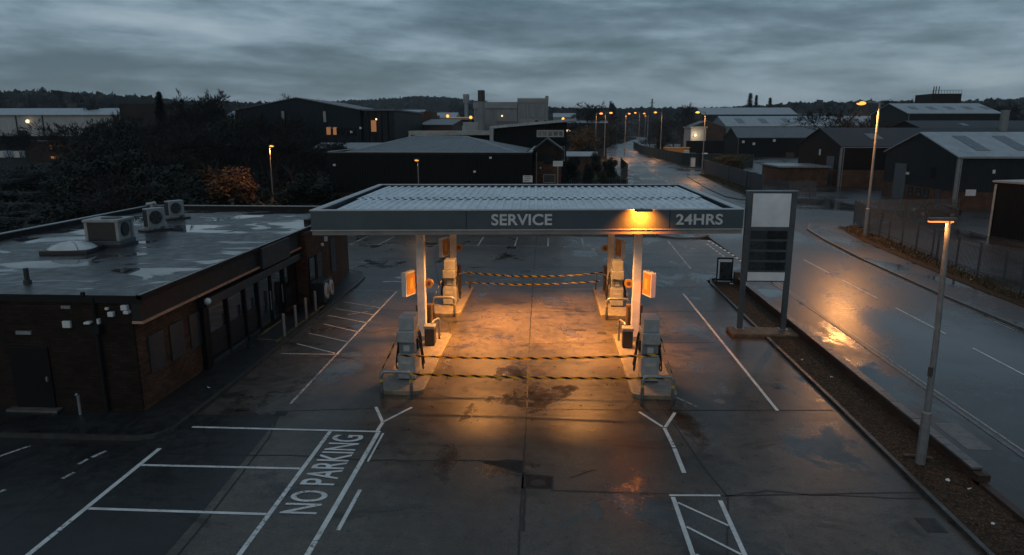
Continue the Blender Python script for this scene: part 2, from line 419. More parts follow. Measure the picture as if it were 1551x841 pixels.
hz = nramp(nt, nmath(nt, 'ABSOLUTE', sp.outputs[2]), (0.0, 1.0), (.10, 0.0))
cloud = nmix(nt, nmath(nt, 'MULTIPLY', hz, .30), cloud, (1.85, 2.40, 2.90))
skyc = nmix(nt, .90, nmix(nt, 1.0, sky.outputs[0], (.9, 1.0, 1.1), 'MULTIPLY'), cloud)
_s(nt, bg.inputs['Color'], skyc); bg.inputs['Strength'].default_value = .145
sun = bpy.data.lights.new('sun', 'SUN'); sun.energy = .16; sun.angle = rad(40); sun.color = (1.0, .93, .86)
so = bpy.data.objects.new('sun', sun); col.objects.link(so)
sd = Vector((math.sin(SUN_AZ)*math.cos(rad(35)), math.cos(SUN_AZ)*math.cos(rad(35)), math.sin(rad(35))))
so.rotation_euler = sd.to_track_quat('Z', 'Y').to_euler()
hm = bpy.data.materials.new('haze air'); hm.use_nodes = True
hn = hm.node_tree; hn.nodes.remove(hn.nodes['Principled BSDF'])
pvn = hn.nodes.new('ShaderNodeVolumePrincipled'); pvn.inputs['Color'].default_value = (.80, .88, .95, 1)
pvn.inputs['Density'].default_value = .00013; pvn.inputs['Anisotropy'].default_value = .2
hn.links.new(pvn.outputs[0], hn.nodes['Material Output'].inputs['Volume'])
hzb = MB().box(-1800, -60, -1.0, 1800, 2300, 120).build('haze', hm); hzb['kind'] = 'stuff'

# ------------------------------------------------------------------ ground, road, pavements
def strip(path, w0, w1, z, name, mat, kind='structure', thick=0.0):
    """ribbon between offsets w0 (left) and w1 (right) of a polyline path"""
    mb = MB(); L = []; 
    for i, p in enumerate(path):
        a = Vector(path[max(i-1, 0)]); b = Vector(path[min(i+1, len(path)-1)])
        d = (b-a).normalized(); nn = Vector((d.y, -d.x))
        L.append((Vector(p)+nn*w0, Vector(p)+nn*w1))
    for i in range(len(L)-1):
        a, b = L[i]; c, d = L[i+1]
        if thick:
            mb.prism([(a.x, a.y), (b.x, b.y), (d.x, d.y), (c.x, c.y)], z-thick, z)
        else: mb.add([(a.x, a.y, z), (b.x, b.y, z), (d.x, d.y, z), (c.x, c.y, z)], [(0, 1, 2, 3)])
    return struct(name, mb, mat, kind) if name else mb
def spline(pts, n=10):
    out = []
    for i in range(len(pts)-1):
        p0 = Vector(pts[max(i-1, 0)]); p1 = Vector(pts[i]); p2 = Vector(pts[i+1]); p3 = Vector(pts[min(i+2, len(pts)-1)])
        for k in range(n):
            t = k/n
            out.append(tuple(.5*((2*p1)+(p2-p0)*t+(2*p0-5*p1+4*p2-p3)*t*t+(3*p1-p0-3*p2+p3)*t**3)))
    out.append(tuple(pts[-1])); return out
struct('terrain', MB().add([(-2600, -200, -.02), (2600, -200, -.02), (2600, 3200, -.02), (-2600, 3200, -.02)], [(0, 1, 2, 3)]), 'land')
struct('industrial_yard', MB().prism([(22, 30), (140, 30), (140, 420), (52, 420), (30, 235), (24, 150), (20.5, 90)], -.018, -.004), 'yard')
struct('forecourt', MB().add([(-60, -8, 0), (9.45, -8, 0), (9.45, 41, 0), (13.2, 43.5, 0), (13.2, 56.5, 0), (9.5, 58.2, 0), (-40, 58.2, 0), (-60, 40, 0)], [tuple(range(8))]), 'forecourt')
struct('darkened_tarmac_apron', MB().add([(-60, -8, .0035), (-8.0, -8, .0035), (-8.25, 14, .0035), (-8.6, 20.1, .0035), (-9.4, 20.0, .0035), (-12, 19.9, .0035), (-60, 19.9, .0035)], [tuple(range(7))]), 'tarmac')
RC = spline([(17.5, -30), (17.6, 0), (17.6, 45), (17.9, 70), (19.4, 110), (22.2, 160), (26, 215), (34, 320), (47, 420), (66, 540), (84, 650), (92, 760), (84, 860), (50, 960)], 8)
def road_half(y): return 4.25 if y < 70 else 4.25 + min(1.3, (y-70)*.012)
mb = MB()
for i in range(len(RC)-1):
    q = []
    for j in (i, i+1):
        a = Vector(RC[max(j-1, 0)]); b = Vector(RC[min(j+1, len(RC)-1)]); d = (b-a).normalized(); nn = Vector((d.y, -d.x))
        hw = road_half(RC[j][1]); p = Vector(RC[j])
        q.append((p-nn*hw, p+nn*hw))
    (a, b), (c, d) = q
    mb.add([(a.x, a.y, .004), (b.x, b.y, .004), (d.x, d.y, .004), (c.x, c.y, .004)], [(0, 1, 2, 3)])
struct('road', mb, 'road')
def cl_at(y):
    for a, b in zip(RC, RC[1:]):
        if a[1] <= y <= b[1] or b[1] <= y <= a[1]:
            t = (y-a[1])/(b[1]-a[1]+1e-9); return a[0]+(b[0]-a[0])*t
    return RC[-1][0]
# right hand kerb, pavement and verge (near stretch to the yard entrance)
kR = [(22.0, 14), (21.7, 26), (21.6, 38), (21.9, 48), (22.6, 57), (23.4, 63), (24.9, 66.6), (27.2, 68.2)]
pin = [(24.2, 14), (24.0, 26), (24.1, 38), (24.6, 48), (25.3, 57), (26.0, 61.5), (26.9, 64), (28.2, 65.5)]
out = [(26.0, 14), (25.6, 26), (25.7, 38), (26.6, 48), (27.6, 57), (27.8, 62), (28.2, 64), (29.4, 65.3)]
mbp, mbv = MB(), MB()
for i in range(len(kR)-1):
    mbp.prism([kR[i], pin[i], pin[i+1], kR[i+1]], -.05, .11)
    mbv.prism([pin[i], out[i], out[i+1], pin[i+1]], -.05, .14)
struct('pavement_east', mbp, 'pavement'); struct('verge_east', mbv, 'soil')
strip(kR, -.14, -.003, .125, 'kerb_east', 'kerb', thick=.15)
# second stretch from the yard entrance to the side road
kS = [(29.5, 88.6), (26.5, 89.0), (24.4, 90.5), (23.6, 94), (24.0, 106), (25.0, 120), (25.9, 131), (26.8, 137), (28.4, 141), (31, 143.5)]
pS = [(30.2, 90.2), (28.4, 91.0), (27.0, 92.6), (26.4, 95.5), (26.7, 106), (27.7, 120), (28.6, 131), (29.2, 135.5), (30.2, 138.5), (32, 140.5)]
oS = [(31.0, 91.2), (29.6, 92), (29.0, 93.5), (28.7, 96), (29.2, 106), (30.0, 118), (31.2, 131), (31.6, 135), (32.2, 137), (33, 138)]
mbp, mbv = MB(), MB()
for i in range(len(kS)-1):
    mbp.prism([kS[i], pS[i], pS[i+1], kS[i+1]], -.05, .11); mbv.prism([pS[i], oS[i], oS[i+1], pS[i+1]], -.05, .14)
struct('pavement_middle', mbp, 'pavement'); struct('verge_middle', mbv, 'verge')
strip(kS, -.15, -.003, .125, 'kerb_middle', 'kerb', thick=.15)
# third stretch along the teal fence
yy = [158, 165, 180, 200, 220, 245, 270, 300, 340]
kT = [(36, 157)] + [(cl_at(y)+road_half(y)+(2.5 if y < 160 else 0), y) for y in yy]
pT = [(37, 160)] + [(x+3.0, y+1.5) for x, y in kT[1:]]; oT = [(38, 163)] + [(x+6.5, y+2) for x, y in kT[1:]]
mbp, mbv = MB(), MB()
for i in range(len(kT)-1):
    mbp.prism([kT[i], pT[i], pT[i+1], kT[i+1]], -.05, .11); mbv.prism([pT[i], oT[i], oT[i+1], pT[i+1]], -.05, .16)
struct('pavement_far', mbp, 'pavement'); struct('verge_far', mbv, 'verge')
strip(kT, -.16, -.003, .125, 'kerb_far', 'kerb', thick=.15)
# left side: pavement between planting strip wall and road
kL = [(13.1, y) for y in (-10, 10, 20, 30, 38)] + [(12.8, 41), (11.9, 42.2)]
wL = [(11.27, y) for y in (-10, 10, 20, 30, 38)] + [(11.2, 41), (11.0, 41.6)]
mbp = MB()
for i in range(len(kL)-1): mbp.prism([wL[i], kL[i], kL[i+1], wL[i+1]], -.05, .10)
struct('pavement_west', mbp, 'pavement')
strip(kL, .003, .14, .115, 'kerb_west', 'kerb', thick=.15)
kM = [(9.3, 58.4), (10.6, 57.2), (12.2, 57.4), (13.4, 58.8), (13.75, 62), (13.8, 70), (14.7, 90), (15.4, 112), (17.2, 160), (20.4, 215), (28.4, 320), (41, 420)]
wM = [(9.0, 60.5), (9.6, 60.4), (10.0, 60.6), (10.3, 61), (10.6, 63), (10.8, 70), (11.7, 90), (12.3, 112), (14, 160), (17, 215), (25, 320), (37, 420)]
mbp = MB()
for i in range(len(kM)-1): mbp.prism([wM[i], kM[i], kM[i+1], wM[i+1]], -.05, .11)
struct('pavement_northwest', mbp, 'pavement')
strip(kM, .003, .15, .125, 'kerb_northwest', 'kerb', thick=.15)
strip([(-40, 58.4), (9.3, 58.4)], -.15, .0, .12, 'kerb_back', 'kerb', thick=.14)
struct('back_verge', MB().prism([(-60, 58.6), (9.0, 58.6), (9.6, 60.4), (10.6, 64), (10.6, 71), (-60, 71)], -.05, .10), 'verge')
struct('grass_plot', MB().prism([(2.6, 80), (10.8, 80), (12, 112), (13.4, 150), (16, 205), (8, 205), (3, 130)], -.05, .06), 'verge')
struct('lawn', MB().prism([(5.5, 122), (11.6, 122), (12.6, 140), (6.0, 140)], .05, .075), 'lawn')
struct('footpath', MB().prism([(3.2, 112), (11.8, 112), (11.9, 117), (3.4, 117)], .05, .07), 'pavement')
# planting strip between forecourt and low wall
mb = MB()
ys = [6, 12, 16, 20, 24, 28, 32, 36, 40]
for a, b in zip(ys, ys[1:]):
    mb.prism([(9.55, a), (11.0, a), (11.0, b), (9.55, b)], -.05, .07)
mb.prism([(9.55, 40), (11.0, 40), (10.9, 41.4), (10.1, 41.3)], -.05, .07)
struct('planting_strip', mb, 'soil')
strip([(9.45, 5), (9.45, 16), (9.50, 22), (9.46, 30), (9.46, 40), (9.7, 41.2), (10.6, 41.7)], 0, .12, .10, 'kerb_strip', 'kerb_dark', thick=.14)
# paved apron round the shop
ap = [(-40, 18.1), (-12.2, 18.1), (-11.75, 18.25), (-11.45, 18.7), (-11.4, 22), (-11.4, 38.6), (-11.5, 40.4), (-11.9, 41.7), (-12.8, 42.4), (-14, 42.6), (-40, 42.6)]
struct('shop_pavement', MB().prism(ap, -.05, .11), 'dark_pave')
strip(ap[:-1], .002, .13, .125, 'kerb_shop', 'kerb_dark', thick=.15)

# ------------------------------------------------------------------ joints, cracks, patches
def wob(pts, amp, step, seed):
    r = random.Random(seed); out = []
    for (x0, y0), (x1, y1) in zip(pts, pts[1:]):
        n = max(1, int(math.hypot(x1-x0, y1-y0)/step))
        for k in range(n):
            t = k/n; out.append((x0+(x1-x0)*t+r.uniform(-amp, amp), y0+(y1-y0)*t+r.uniform(-amp, amp)))
    out.append(pts[-1]); return out
def crackline(pts, wdt, amp, step, seed, name):
    strip(wob(pts, amp, step, seed), -wdt/2, wdt/2, .0065, name, 'joint')
crackline([(-.52, 5), (-.70, 20), (-.80, 25), (-1.0, 38), (-1.2, 58)], .05, .012, .35, 1, 'slab_joint')
for i, (pts, wd) in enumerate([
    ([(-.72, 21.0), (3, 21.1), (9.3, 21.45)], .03), ([(.1, 15.85), (4.5, 15.85), (9.4, 16.3)], .03),
    ([(3.65, 22.2), (4.2, 17.5), (4.5, 15.8), (3.9, 13.4), (3.5, 9)], .03), ([(-8.7, 20.2), (-8.3, 18.4), (-8.0, 14), (-7.8, 8)], .03),
    ([(-4.6, 20.9), (-9, 20.3)], .02), ([(-.85, 28), (7.2, 28.6)], .018), ([(-.9, 33.2), (8.5, 33.8)], .022), ([(-1, 38.5), (9, 39.2)], .025),
    ([(-11, 33), (-.9, 33.0)], .018), ([(-.9, 44.5), (8.5, 45)], .03), ([(-17, 44), (-.9, 44.2)], .025), ([(-.8, 26), (-10, 25.6)], .016),
    ([(4.4, 28), (4.9, 40), (5.3, 57)], .02), ([(-5.9, 36), (-8.0, 46), (-9.6, 57)], .028), ([(-12, 47), (-9, 47.2)], .05), ([(2, 49.5), (8, 49.8)], .03)]):
    crackline(pts, wd*1.5, .008, .5, 20+i, 'slab_joint')
for i, (pts, wd, am) in enumerate([
    ([(-10.6, 17.2), (-7, 17.35), (-4.9, 17.2), (-1.3, 17.35), (-.65, 17.4)], .03, .035), ([(-1.9, 17.3), (-.64, 16.7)], .02, .03),
    ([(.55, 16.55), (1.3, 17.0)], .03, .03), ([(4.5, 15.85), (5.6, 16.15), (6.6, 16.0), (9.3, 16.0)], .028, .04),
    ([(3.05, 22.8), (2.9, 21.9), (2.5, 21.1)], .05, .05), ([(-4.4, 22.4), (-3.6, 21.9), (-2.4, 21.6)], .02, .04),
    ([(-.6, 16.6), (-.55, 14)], .05, .03), ([(-9.5, 30), (-8, 29.2), (-6.4, 30.4)], .02, .04), ([(-6.3, 33.4), (-4.8, 31.0), (-4.4, 29)], .022, .03)]):
    crackline(pts, wd*1.5, am, .28, 60+i, 'crack')
crackline([(-12.8, 17.0), (-12.5, 15.0), (-12.6, 10)], .03, .01, .5, 90, 'slab_joint')
crackline([(-.66, 15.93), (.13, 15.93), (.14, 16.57), (-.64, 16.67), (-.66, 15.93)], .05, .008, .2, 71, 'slab_joint')
struct('repair_patch', MB().prism([(-1.85, 17.28), (-1.1, 17.45), (-.67, 17.42), (-.66, 16.72), (-1.2, 16.95)], -.02, .003), 'patch')
struct('repair_slab', MB().prism([(-.62, 15.95), (.12, 15.95), (.12, 16.55), (-.62, 16.65)], -.02, .003), 'patch')
t = thing('gully_cover', 'dark oval gully cover in the cracked centre joint of the forecourt', 'drain cover', (-.25, 16.2, 0))
MB().tube([(-.25, 16.2, -.02), (-.25, 16.2, .007)], .2, 18).build('rim', 'joint', t); MB().tube([(-.25, 16.2, -.02), (-.25, 16.2, .011)], .16, 18).build('plate', 'rubber', t)
def drain(x, y, sx, sy, label, mat='rubber'):
    t = thing('drain_grate', label, 'drain cover', (x, y, 0))
    MB().prism([(x-sx, y-sy), (x+sx, y-sy), (x+sx, y+sy), (x-sx, y+sy)], -.03, .006).build('frame', 'joint', t)
    m = MB(); n = 6
    for k in range(n):
        xx = x-sx*.85+2*sx*.85*(k+.15)/n
        m.box(xx, y-sy*.85, -.02, xx+2*sx*.85/n*.6, y+sy*.85, .012)
    m.build('grate_bars', mat, t)
drain(-8.64, 20.15, .2, .14, 'square dark grate beside the end of the long white bay line')
drain(1.4, 30.1, .28, .14, 'rectangular dark grate on the orange lit concrete under the canopy')
drain(8.9, 14.8, .24, .3, 'black gully grate at the kerb of the planting strip')
drain(12.8, 19.9, .18, .3, 'dark road gully beside the double line under the strip lamp pole')
t = tag(MB().tube([(-9.6, 19.95, -.02), (-9.6, 19.95, .006)], .27, 20).build('manhole_cover', 'joint'), 'round dark manhole cover above the top left bay line', 'manhole cover')
t = tag(MB().tube([(5.75, 22.0, -.02), (5.75, 22.0, .006)], .2, 20).build('manhole_cover', 'kerb'), 'small pale round cover right of the front right pump island', 'manhole cover')
t = tag(MB().tube([(2.35, 29.7, -.02), (2.35, 29.7, .007)], .22, 20).build('manhole_cover', 'joint'), 'round dark filler cover beside the right front bin', 'manhole cover')

# ------------------------------------------------------------------ painted markings
def line(mb, a, b, wd=.11, z=.010):
    a, b = Vector(a), Vector(b); d = (b-a).normalized(); nn = Vector((d.y, -d.x))*wd/2
    n = max(1, int((b-a).length/.8))
    for k in range(n):
        p = a+(b-a)*(k/n); q = a+(b-a)*((k+1)/n)
        mb.add([(p-nn).to_3d()+Vector((0, 0, z)), (p+nn).to_3d()+Vector((0, 0, z)), (q+nn).to_3d()+Vector((0, 0, z)), (q-nn).to_3d()+Vector((0, 0, z))], [(0, 1, 2, 3)])
def marks(name, mat, segs, wd=.11, z=.010):
    mb = MB()
    for s in segs: line(mb, s[0], s[1], s[2] if len(s) > 2 else wd, z)
    return struct(name, mb, mat)
marks('bay_marking', 'white_paint', [((-11.2, 8), (-11.16, 17.55), .13), ((-6.64, 8), (-6.62, 18.93), .12), ((-5.18, 8), (-5.14, 18.93), .13),
    ((-10.97, 19.0), (-5.08, 19.0), .10), ((-11.09, 16.55), (-6.7, 16.6), .10), ((-11.09, 14.36), (-6.7, 14.36), .10), ((-11.09, 11.9), (-6.7, 11.9), .10)])
marks('bay_marking', 'white_paint', [((-5.70, 20.85), (-5.2, 19.72), .10), ((-4.5, 20.9), (-5.16, 19.74), .09), ((-5.18, 19.7), (-5.2, 19.06), .11), ((-4.97, 17.1), (-4.98, 18.9), .06), ((-4.78, 13.8), (-4.77, 15.6), .10)])
marks('bay_marking', 'white_paint', [((2.94, 20.95), (3.52, 19.84), .09), ((4.09, 20.95), (3.60, 19.82), .10), ((3.56, 19.76), (3.63, 18.45), .11), ((3.63, 18.38), (3.64, 16.95), .12)])
marks('box_marking', 'white_paint', [((3.05, 15.78), (4.33, 15.84), .08), ((3.13, 15.7), (3.16, 12.6), .11), ((4.27, 15.6), (4.27, 12.6), .11), ((3.2, 15.45), (4.2, 14.5), .07), ((3.22, 14.4), (4.2, 13.4), .07), ((3.22, 13.35), (4.2, 12.5), .07)])
marks('lane_marking', 'white_paint', [((7.42, 37.5), (7.46, 21.3), .11)])
marks('lane_marking', 'faint_paint', [((9.6, 56.0), (9.2, 44.5), .13), ((4.3, 22.35), (4.95, 21.4), .07)])
marks('lane_marking', 'faint_paint', [((9.2, 49.5), (12.9, 50), .09), ((9.4, 44.3), (10.8, 42.9), .12)])
marks('hatch_marking', 'white_paint', [((-8.65, 37.1), (-8.65, 26.05), .09), ((-10.97, 26.04), (-8.7, 26.07), .07), ((-10.78, 27.37), (-8.75, 26.2), .07), ((-10.81, 28.91), (-8.6, 27.7), .07),
    ((-10.64, 30.41), (-8.6, 29.2), .07), ((-10.9, 31.9), (-8.6, 30.7), .07), ((-10.94, 33.2), (-8.6, 32.1), .07), ((-10.94, 34.6), (-8.6, 33.4), .07), ((-10.0, 32.1), (-9.1, 32.7), .07)])
marks('hatch_marking', 'faint_paint', [((-8.65, 26.0), (-8.62, 20.95), .09), ((-11.3, 37.3), (-7.95, 37.25), .07)])
a = [G(*p) for p in ((642, 415), (618, 418), (598, 421), (620, 423), (612, 427), (580, 427))]
marks('arrow_marking', 'white_paint', [(p, q, .16) for p, q in zip(a, a[1:])])
marks('bay_marking', 'faint_paint', [((-17.5, 52.7), (3.4, 52.75), .09)] + [((x, 52.75), (x+(.3 if x < -10 else 0), 57), .11) for x in (-15.9, -13.6, -5.7, -2.8, -.2, 2.6)] + [((5.2, 52.5), (7.0, 52.6), .11)])
marks('bay_marking', 'faint_paint', [((-18, 45.2), (-12.4, 45.4), .11), ((-18, 41.9), (-11.9, 43.3), .09), ((-12.6, 45.3), (-13.4, 42.9), .08), ((-6.6, 42.5), (-6.2, 44.3), .09), ((-2.6, 38.9), (-1.6, 38.9), .12)])
marks('bay_marking', 'faint_paint', [((-16.6, 14.6), (-15.0, 17.5), .09), ((-12.75, 16.9), (-12.6, 17.3), .12), ((-12.85, 16.5), (-12.8, 16.8), .1), ((-12.75, 15.7), (-12.65, 16.05), .1), ((-13.95, 13.9), (-13.9, 14.3), .1), ((-13.9, 14.9), (-13.8, 15.1), .1)])
marks('yellow_marking', 'yellow_paint', [((-11.62, 27.2), (-11.62, 33.4), .12), ((-12.7, 28.0), (-12.7, 31.2), .1), ((-11.7, 27.5), (-12.6, 27.6), .08)], z=.118)
marks('edge_marking', 'road_paint', [((13.32, y), (13.32, y+2.0), .08) for y in range(-6, 41, 2)] + [((13.55, y), (13.55, y+2.0), .08) for y in range(-6, 41, 2)], z=.012)
marks('giveway_marking', 'white_paint', [((13.0+.25*math.sin((y-42)/4), y), (13.0+.25*math.sin((y-42)/4), y+.62), .17) for y in [42+1.05*k for k in range(14)]] + [((12.45, y), (12.45, y+.55), .13) for y in [47+1.0*k for k in range(8)]], z=.012)
marks('edge_marking', 'road_paint', [((kR[i][0]-.45, kR[i][1]), (kR[i+1][0]-.45, kR[i+1][1]), .08) for i in range(4)] + [((kR[i][0]-.25, kR[i][1]), (kR[i+1][0]-.25, kR[i+1][1]), .07) for i in range(3)], z=.012)
dash = []
y = 4
while y < 330:
    L_ = 4.6 if y < 80 else 5
    if y < 50 or y > 98: dash.append(((cl_at(y)+.15, y), (cl_at(y+L_)+.15, y+L_), .09 if y < 80 else .14))
    y += 6.6 if y < 80 else 9
marks('centre_marking', 'white_paint', dash, z=.012)
marks('edge_marking', 'road_paint', [((cl_at(y)-road_half(y)+.4, y), (cl_at(y+6)-road_half(y+6)+.4, y+6), .12) for y in range(64, 250, 6)], z=.012)
marks('edge_marking', 'road_paint', [((cl_at(y)+d, y), (cl_at(y+6)+d, y+6), .12) for y in range(100, 200, 6) for d in (-.2, .55)], z=.013)
struct('tarmac_patch', MB().prism([(12.2, 28.6), (13.0, 28.4), (13.0, 32), (12.1, 32)], .0, .104), 'pavement')
struct('access_slab', MB().prism([(11.9, 18.6), (12.6, 18.6), (12.6, 20.4), (11.9, 20.4)], .0, .105), 'kerb')

def text_mesh(txt, size, extrude, bold):
    c = bpy.data.curves.new('text', 'FONT'); c.body = txt; c.size = size; c.extrude = extrude; c.offset = bold; c.space_character = 1.03
    o = bpy.data.objects.new('text', c); col.objects.link(o)
    bpy.context.view_layer.update()
    me = bpy.data.meshes.new_from_object(o.evaluated_get(bpy.context.evaluated_depsgraph_get()))
    col.objects.unlink(o); bpy.data.objects.remove(o)
    xs = [v.co.x for v in me.vertices]; ys_ = [v.co.y for v in me.vertices]
    return me, min(xs), max(xs), min(ys_), max(ys_)
def text_obj(name, txt, mat, matrix_fn, width, height, extrude, bold, parent=None):
    me, x0, x1, y0, y1 = text_mesh(txt, 1.0, extrude, bold)
    for v in me.vertices:
        v.co = matrix_fn((v.co.x-x0)/(x1-x0)*width, (v.co.y-y0)/(y1-y0)*height, v.co.z)
    me.materials.clear(); me.materials.append(M[mat])
    o = bpy.data.objects.new(name, me); col.objects.link(o)
    if parent:
        off = parent_world(parent)
        for v in me.vertices: v.co -= off
        o.parent = parent
    return o
o = text_obj('no_parking_lettering', 'NO PARKING', 'white_paint', lambda x, y, z: Vector((-5.50-y, 14.42+x, .011)), 4.30, .92, 0.0, .012); o['kind'] = 'structure'

# ------------------------------------------------------------------ generic building parts
def window(parent, face, wall, u, z, wd, h, frame='frame_black', pane='glass_dark', mull=0, name='window', t=.05):
    """face S: wall plane y=wall facing -y;  W: x=wall facing -x;  E: x=wall facing +x"""
    def bx(mb, u0, z0, u1, z1, d0, d1):
        if face == 'S': mb.box(u0, wall-d0, z0, u1, wall-d1, z1)
        elif face == 'W': mb.box(wall-d0, u0, z0, wall-d1, u1, z1)
        else: mb.box(wall+d0, u0, z0, wall+d1, u1, z1)
    b = max(.04, wd*.05); m = MB()
    bx(m, u, z, u+wd, z+b, -.02, t); bx(m, u, z+h-b, u+wd, z+h, -.02, t)
    bx(m, u, z+b, u+b, z+h-b, -.02, t); bx(m, u+wd-b, z+b, u+wd, z+h-b, -.02, t)
    for k in range(mull):
        c = u+wd*(k+1)/(mull+1); bx(m, c-b/2, z+b, c+b/2, z+h-b, -.02, t*.9)
    f = m.build(name, frame, parent)
    p = MB(); bx(p, u+b*.9, z+b*.9, u+wd-b*.9, z+h-b*.9, .006, t*.45)
    p.build('pane', pane, f); return f
def panel(parent, name, mat, face, wall, u0, z0, u1, z1, d=.04, bevel=0):
    m = MB()
    if face == 'S': m.box(u0, wall-d, z0, u1, wall-.003, z1)
    elif face == 'W': m.box(wall-d, u0, z0, wall-.003, u1, z1)
    else: m.box(wall+.003, u0, z0, wall+d, u1, z1)
    return m.build(name, mat, parent, bevel=bevel)
def shed(name, label, x0, x1, y0, y1, ze, zr, ridge='x', wall='clad_slate', roof='roof_pale', plinth=None, plinth_h=1.4, skylights=0, cat='warehouse', gutter=True, sk_len=.55, sk_w=1.1, apex=.5, group=None, down=True):
    cx, cy = (x0+x1)/2, (y0+y1)/2
    t = thing(name, label, cat, (cx, cy, 0), group=group)
    zb = plinth_h if plinth else -.05
    m = MB()
    if ridge == 'x':
        ya = y0+(y1-y0)*apex
        m.extr([(y0, zb), (y1, zb), (y1, ze), (ya, zr), (y0, ze)], 'x', x0, x1)
    else:
        xa = x0+(x1-x0)*apex
        m.extr([(x0, zb), (x0, ze), (xa, zr), (x1, ze), (x1, zb)][::-1], 'y', y0, y1)
    m.build('wall', wall, t)
    if plinth: MB().box(x0-.03, y0-.03, -.05, x1+.03, y1+.03, plinth_h).build('plinth', plinth, t)
    th, ov = .16, .25
    if ridge == 'x':
        m = MB()
        m.extr([(y0-ov, ze-.06+.02), (ya, zr+.02), (ya, zr+th), (y0-ov, ze-.06+th)], 'x', x0-ov, x1+ov)
        m.extr([(ya, zr+.02), (y1+ov, ze-.04), (y1+ov, ze-.06+th), (ya, zr+th)], 'x', x0-ov, x1+ov)
        rf = m.build('roof', roof, t)
        dy, dz = ya-y0, zr-ze
        for k in range(skylights):
            xc = x0+(x1-x0)*(k+.6)/skylights
            f0, f1 = .5-sk_len/2, .5+sk_len/2
            q = MB(); s_ = .0
            q.add([(xc, y0+dy*f0, ze+dz*f0+th+.0), (xc+sk_w, y0+dy*f0, ze+dz*f0+th), (xc+sk_w, y0+dy*f1, ze+dz*f1+th), (xc, y0+dy*f1, ze+dz*f1+th),
                   (xc, y0+dy*f0, ze+dz*f0+th+.05), (xc+sk_w, y0+dy*f0, ze+dz*f0+th+.05), (xc+sk_w, y0+dy*f1, ze+dz*f1+th+.05), (xc, y0+dy*f1, ze+dz*f1+th+.05)],
                  [(4, 5, 6, 7), (0, 1, 5, 4), (1, 2, 6, 5), (2, 3, 7, 6), (3, 0, 4, 7)])
            q.build('skylight', 'roof_light', rf)
        if gutter:
            g = MB().box(x0-ov, y0-ov-.14, ze-.14, x1+ov, y0-ov-.003, ze+.0).build('gutter', 'dull_metal', t)
        if down:
            MB().tube([(x0+.3, y0-.12, ze-.1), (x0+.3, y0-.12, 0)], .07, 8).build('downpipe', 'dull_metal', t)
    else:
        m = MB()
        m.extr([(x0-ov, ze-.04), (xa, zr+.02), (xa, zr+th), (x0-ov, ze-.06+th)], 'y', y0-ov, y1+ov)
        m.extr([(xa, zr+.02), (x1+ov, ze-.04), (x1+ov, ze-.06+th), (xa, zr+th)], 'y', y0-ov, y1+ov)
        m.build('roof', roof, t)
    return t
def lamp_blob(parent, p, r=.18, mat='warm_white', name='wall_light'):
    return MB().sphere(p, r, 8, 6).build(name, mat, parent, smooth=True)

# ------------------------------------------------------------------ the shop
S = thing('shop_building', 'flat roofed brick shop with dark boarded front beside the forecourt', 'shop', (-19, 30, 0))
FX, Y0, Y1, BK, ZR = -13.0, 19.9, 39.0, 42.3, 3.82
MB().prism([(-25.5, Y0), (FX, Y0), (FX, 33.6), (-12.42, 33.6), (-12.42, Y1), (-12.9, BK), (-25.5, BK)], .05, ZR).build('wall', 'brick', S)
# the gable facing the camera is darker than the side wall: a brick skin of its own
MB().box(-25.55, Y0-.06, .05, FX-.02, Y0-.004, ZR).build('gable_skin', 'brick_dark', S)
MB().prism([(-25.6, Y0-.12), (-12.74, Y0-.12), (-12.74, 36.4), (-13.6, 36.7), (-13.6, BK+.1), (-25.6, BK+.1)], ZR, 3.90).build('roof', 'felt', S)
m = MB()
m.box(-25.75, Y0-.16, 3.72, -12.60, Y0-.121, 3.96); m.box(-12.739, Y0-.16, 3.84, -12.60, 36.6, 3.99)
m.build('roof_edge', 'black_edge', S)
m = MB()
m.box(-25.85, Y0-.16, 3.80, -25.601, BK+.25, 4.16); m.box(-25.85, BK+.101, 3.80, -13.2, BK+.35, 4.16); m.box(-13.599, 36.71, 3.80, -13.3, BK+.1, 4.10)
m.build('parapet', 'black_edge', S)
m = MB()
m.box(-25.9, Y0-.2, 4.163, -25.62, BK+.4, 4.20); m.box(-25.61, BK+.13, 4.163, -13.25, BK+.4, 4.20)
m.box(-12.66, Y0-.2, 3.992, -12.58, 36.6, 4.012)
m.build('coping', 'coping', S)
MB().box(-12.99, Y0-.1, 3.14, -12.68, 36.9, 3.80).build('fascia', 'fascia_shop', S)
MB().box(-12.99, Y0-.12, 3.05, -12.64, 28.5, 3.135).build('fascia_trim', 'fascia_trim', S)
MB().box(-12.99, 31.7, 3.05, -12.64, 37.2, 3.135).build('fascia_trim', 'fascia_trim', S)
MB().box(-12.98, 28.52, 2.98, -12.50, 31.68, 3.92).build('sign_box', 'shutter', S, bevel=.02)
MB().box(-12.98, 23.7, 2.52, -12.62, 36.0, 2.86).build('shutter_box', 'shutter', S, bevel=.03)
for y0 in (20.45, 21.7, 23.0): panel(S, 'window_board', 'board', 'E', FX, y0, 1.15, y0+.86, 2.42, .05, .01)
for y0, wd in ((24.25, 1.5), (25.85, 1.5), (27.45, 1.2), (31.75, 1.6), (33.42, .0)):
    if wd: window(S, 'E', FX, y0, .32, wd, 2.18, t=.09)
for y0, wd in ((24.3, 1.4), (25.9, 1.4), (27.5, 1.1), (31.82, 1.46)): panel(S, 'window_film', 'fascia_shop', 'E', FX+.035, y0, .42, y0+wd, 1.35, .012)
for y0, wd in ((33.75, 1.0),): window(S, 'E', -12.42, y0, .5, wd, 2.0, t=.06)
for y0 in (24.2, 25.79, 27.39, 28.68, 31.66):
    MB().box(FX+.004, y0-.08, .05, FX+.13, y0+.06, 2.5).build('shopfront_post', 'frame_black', S)
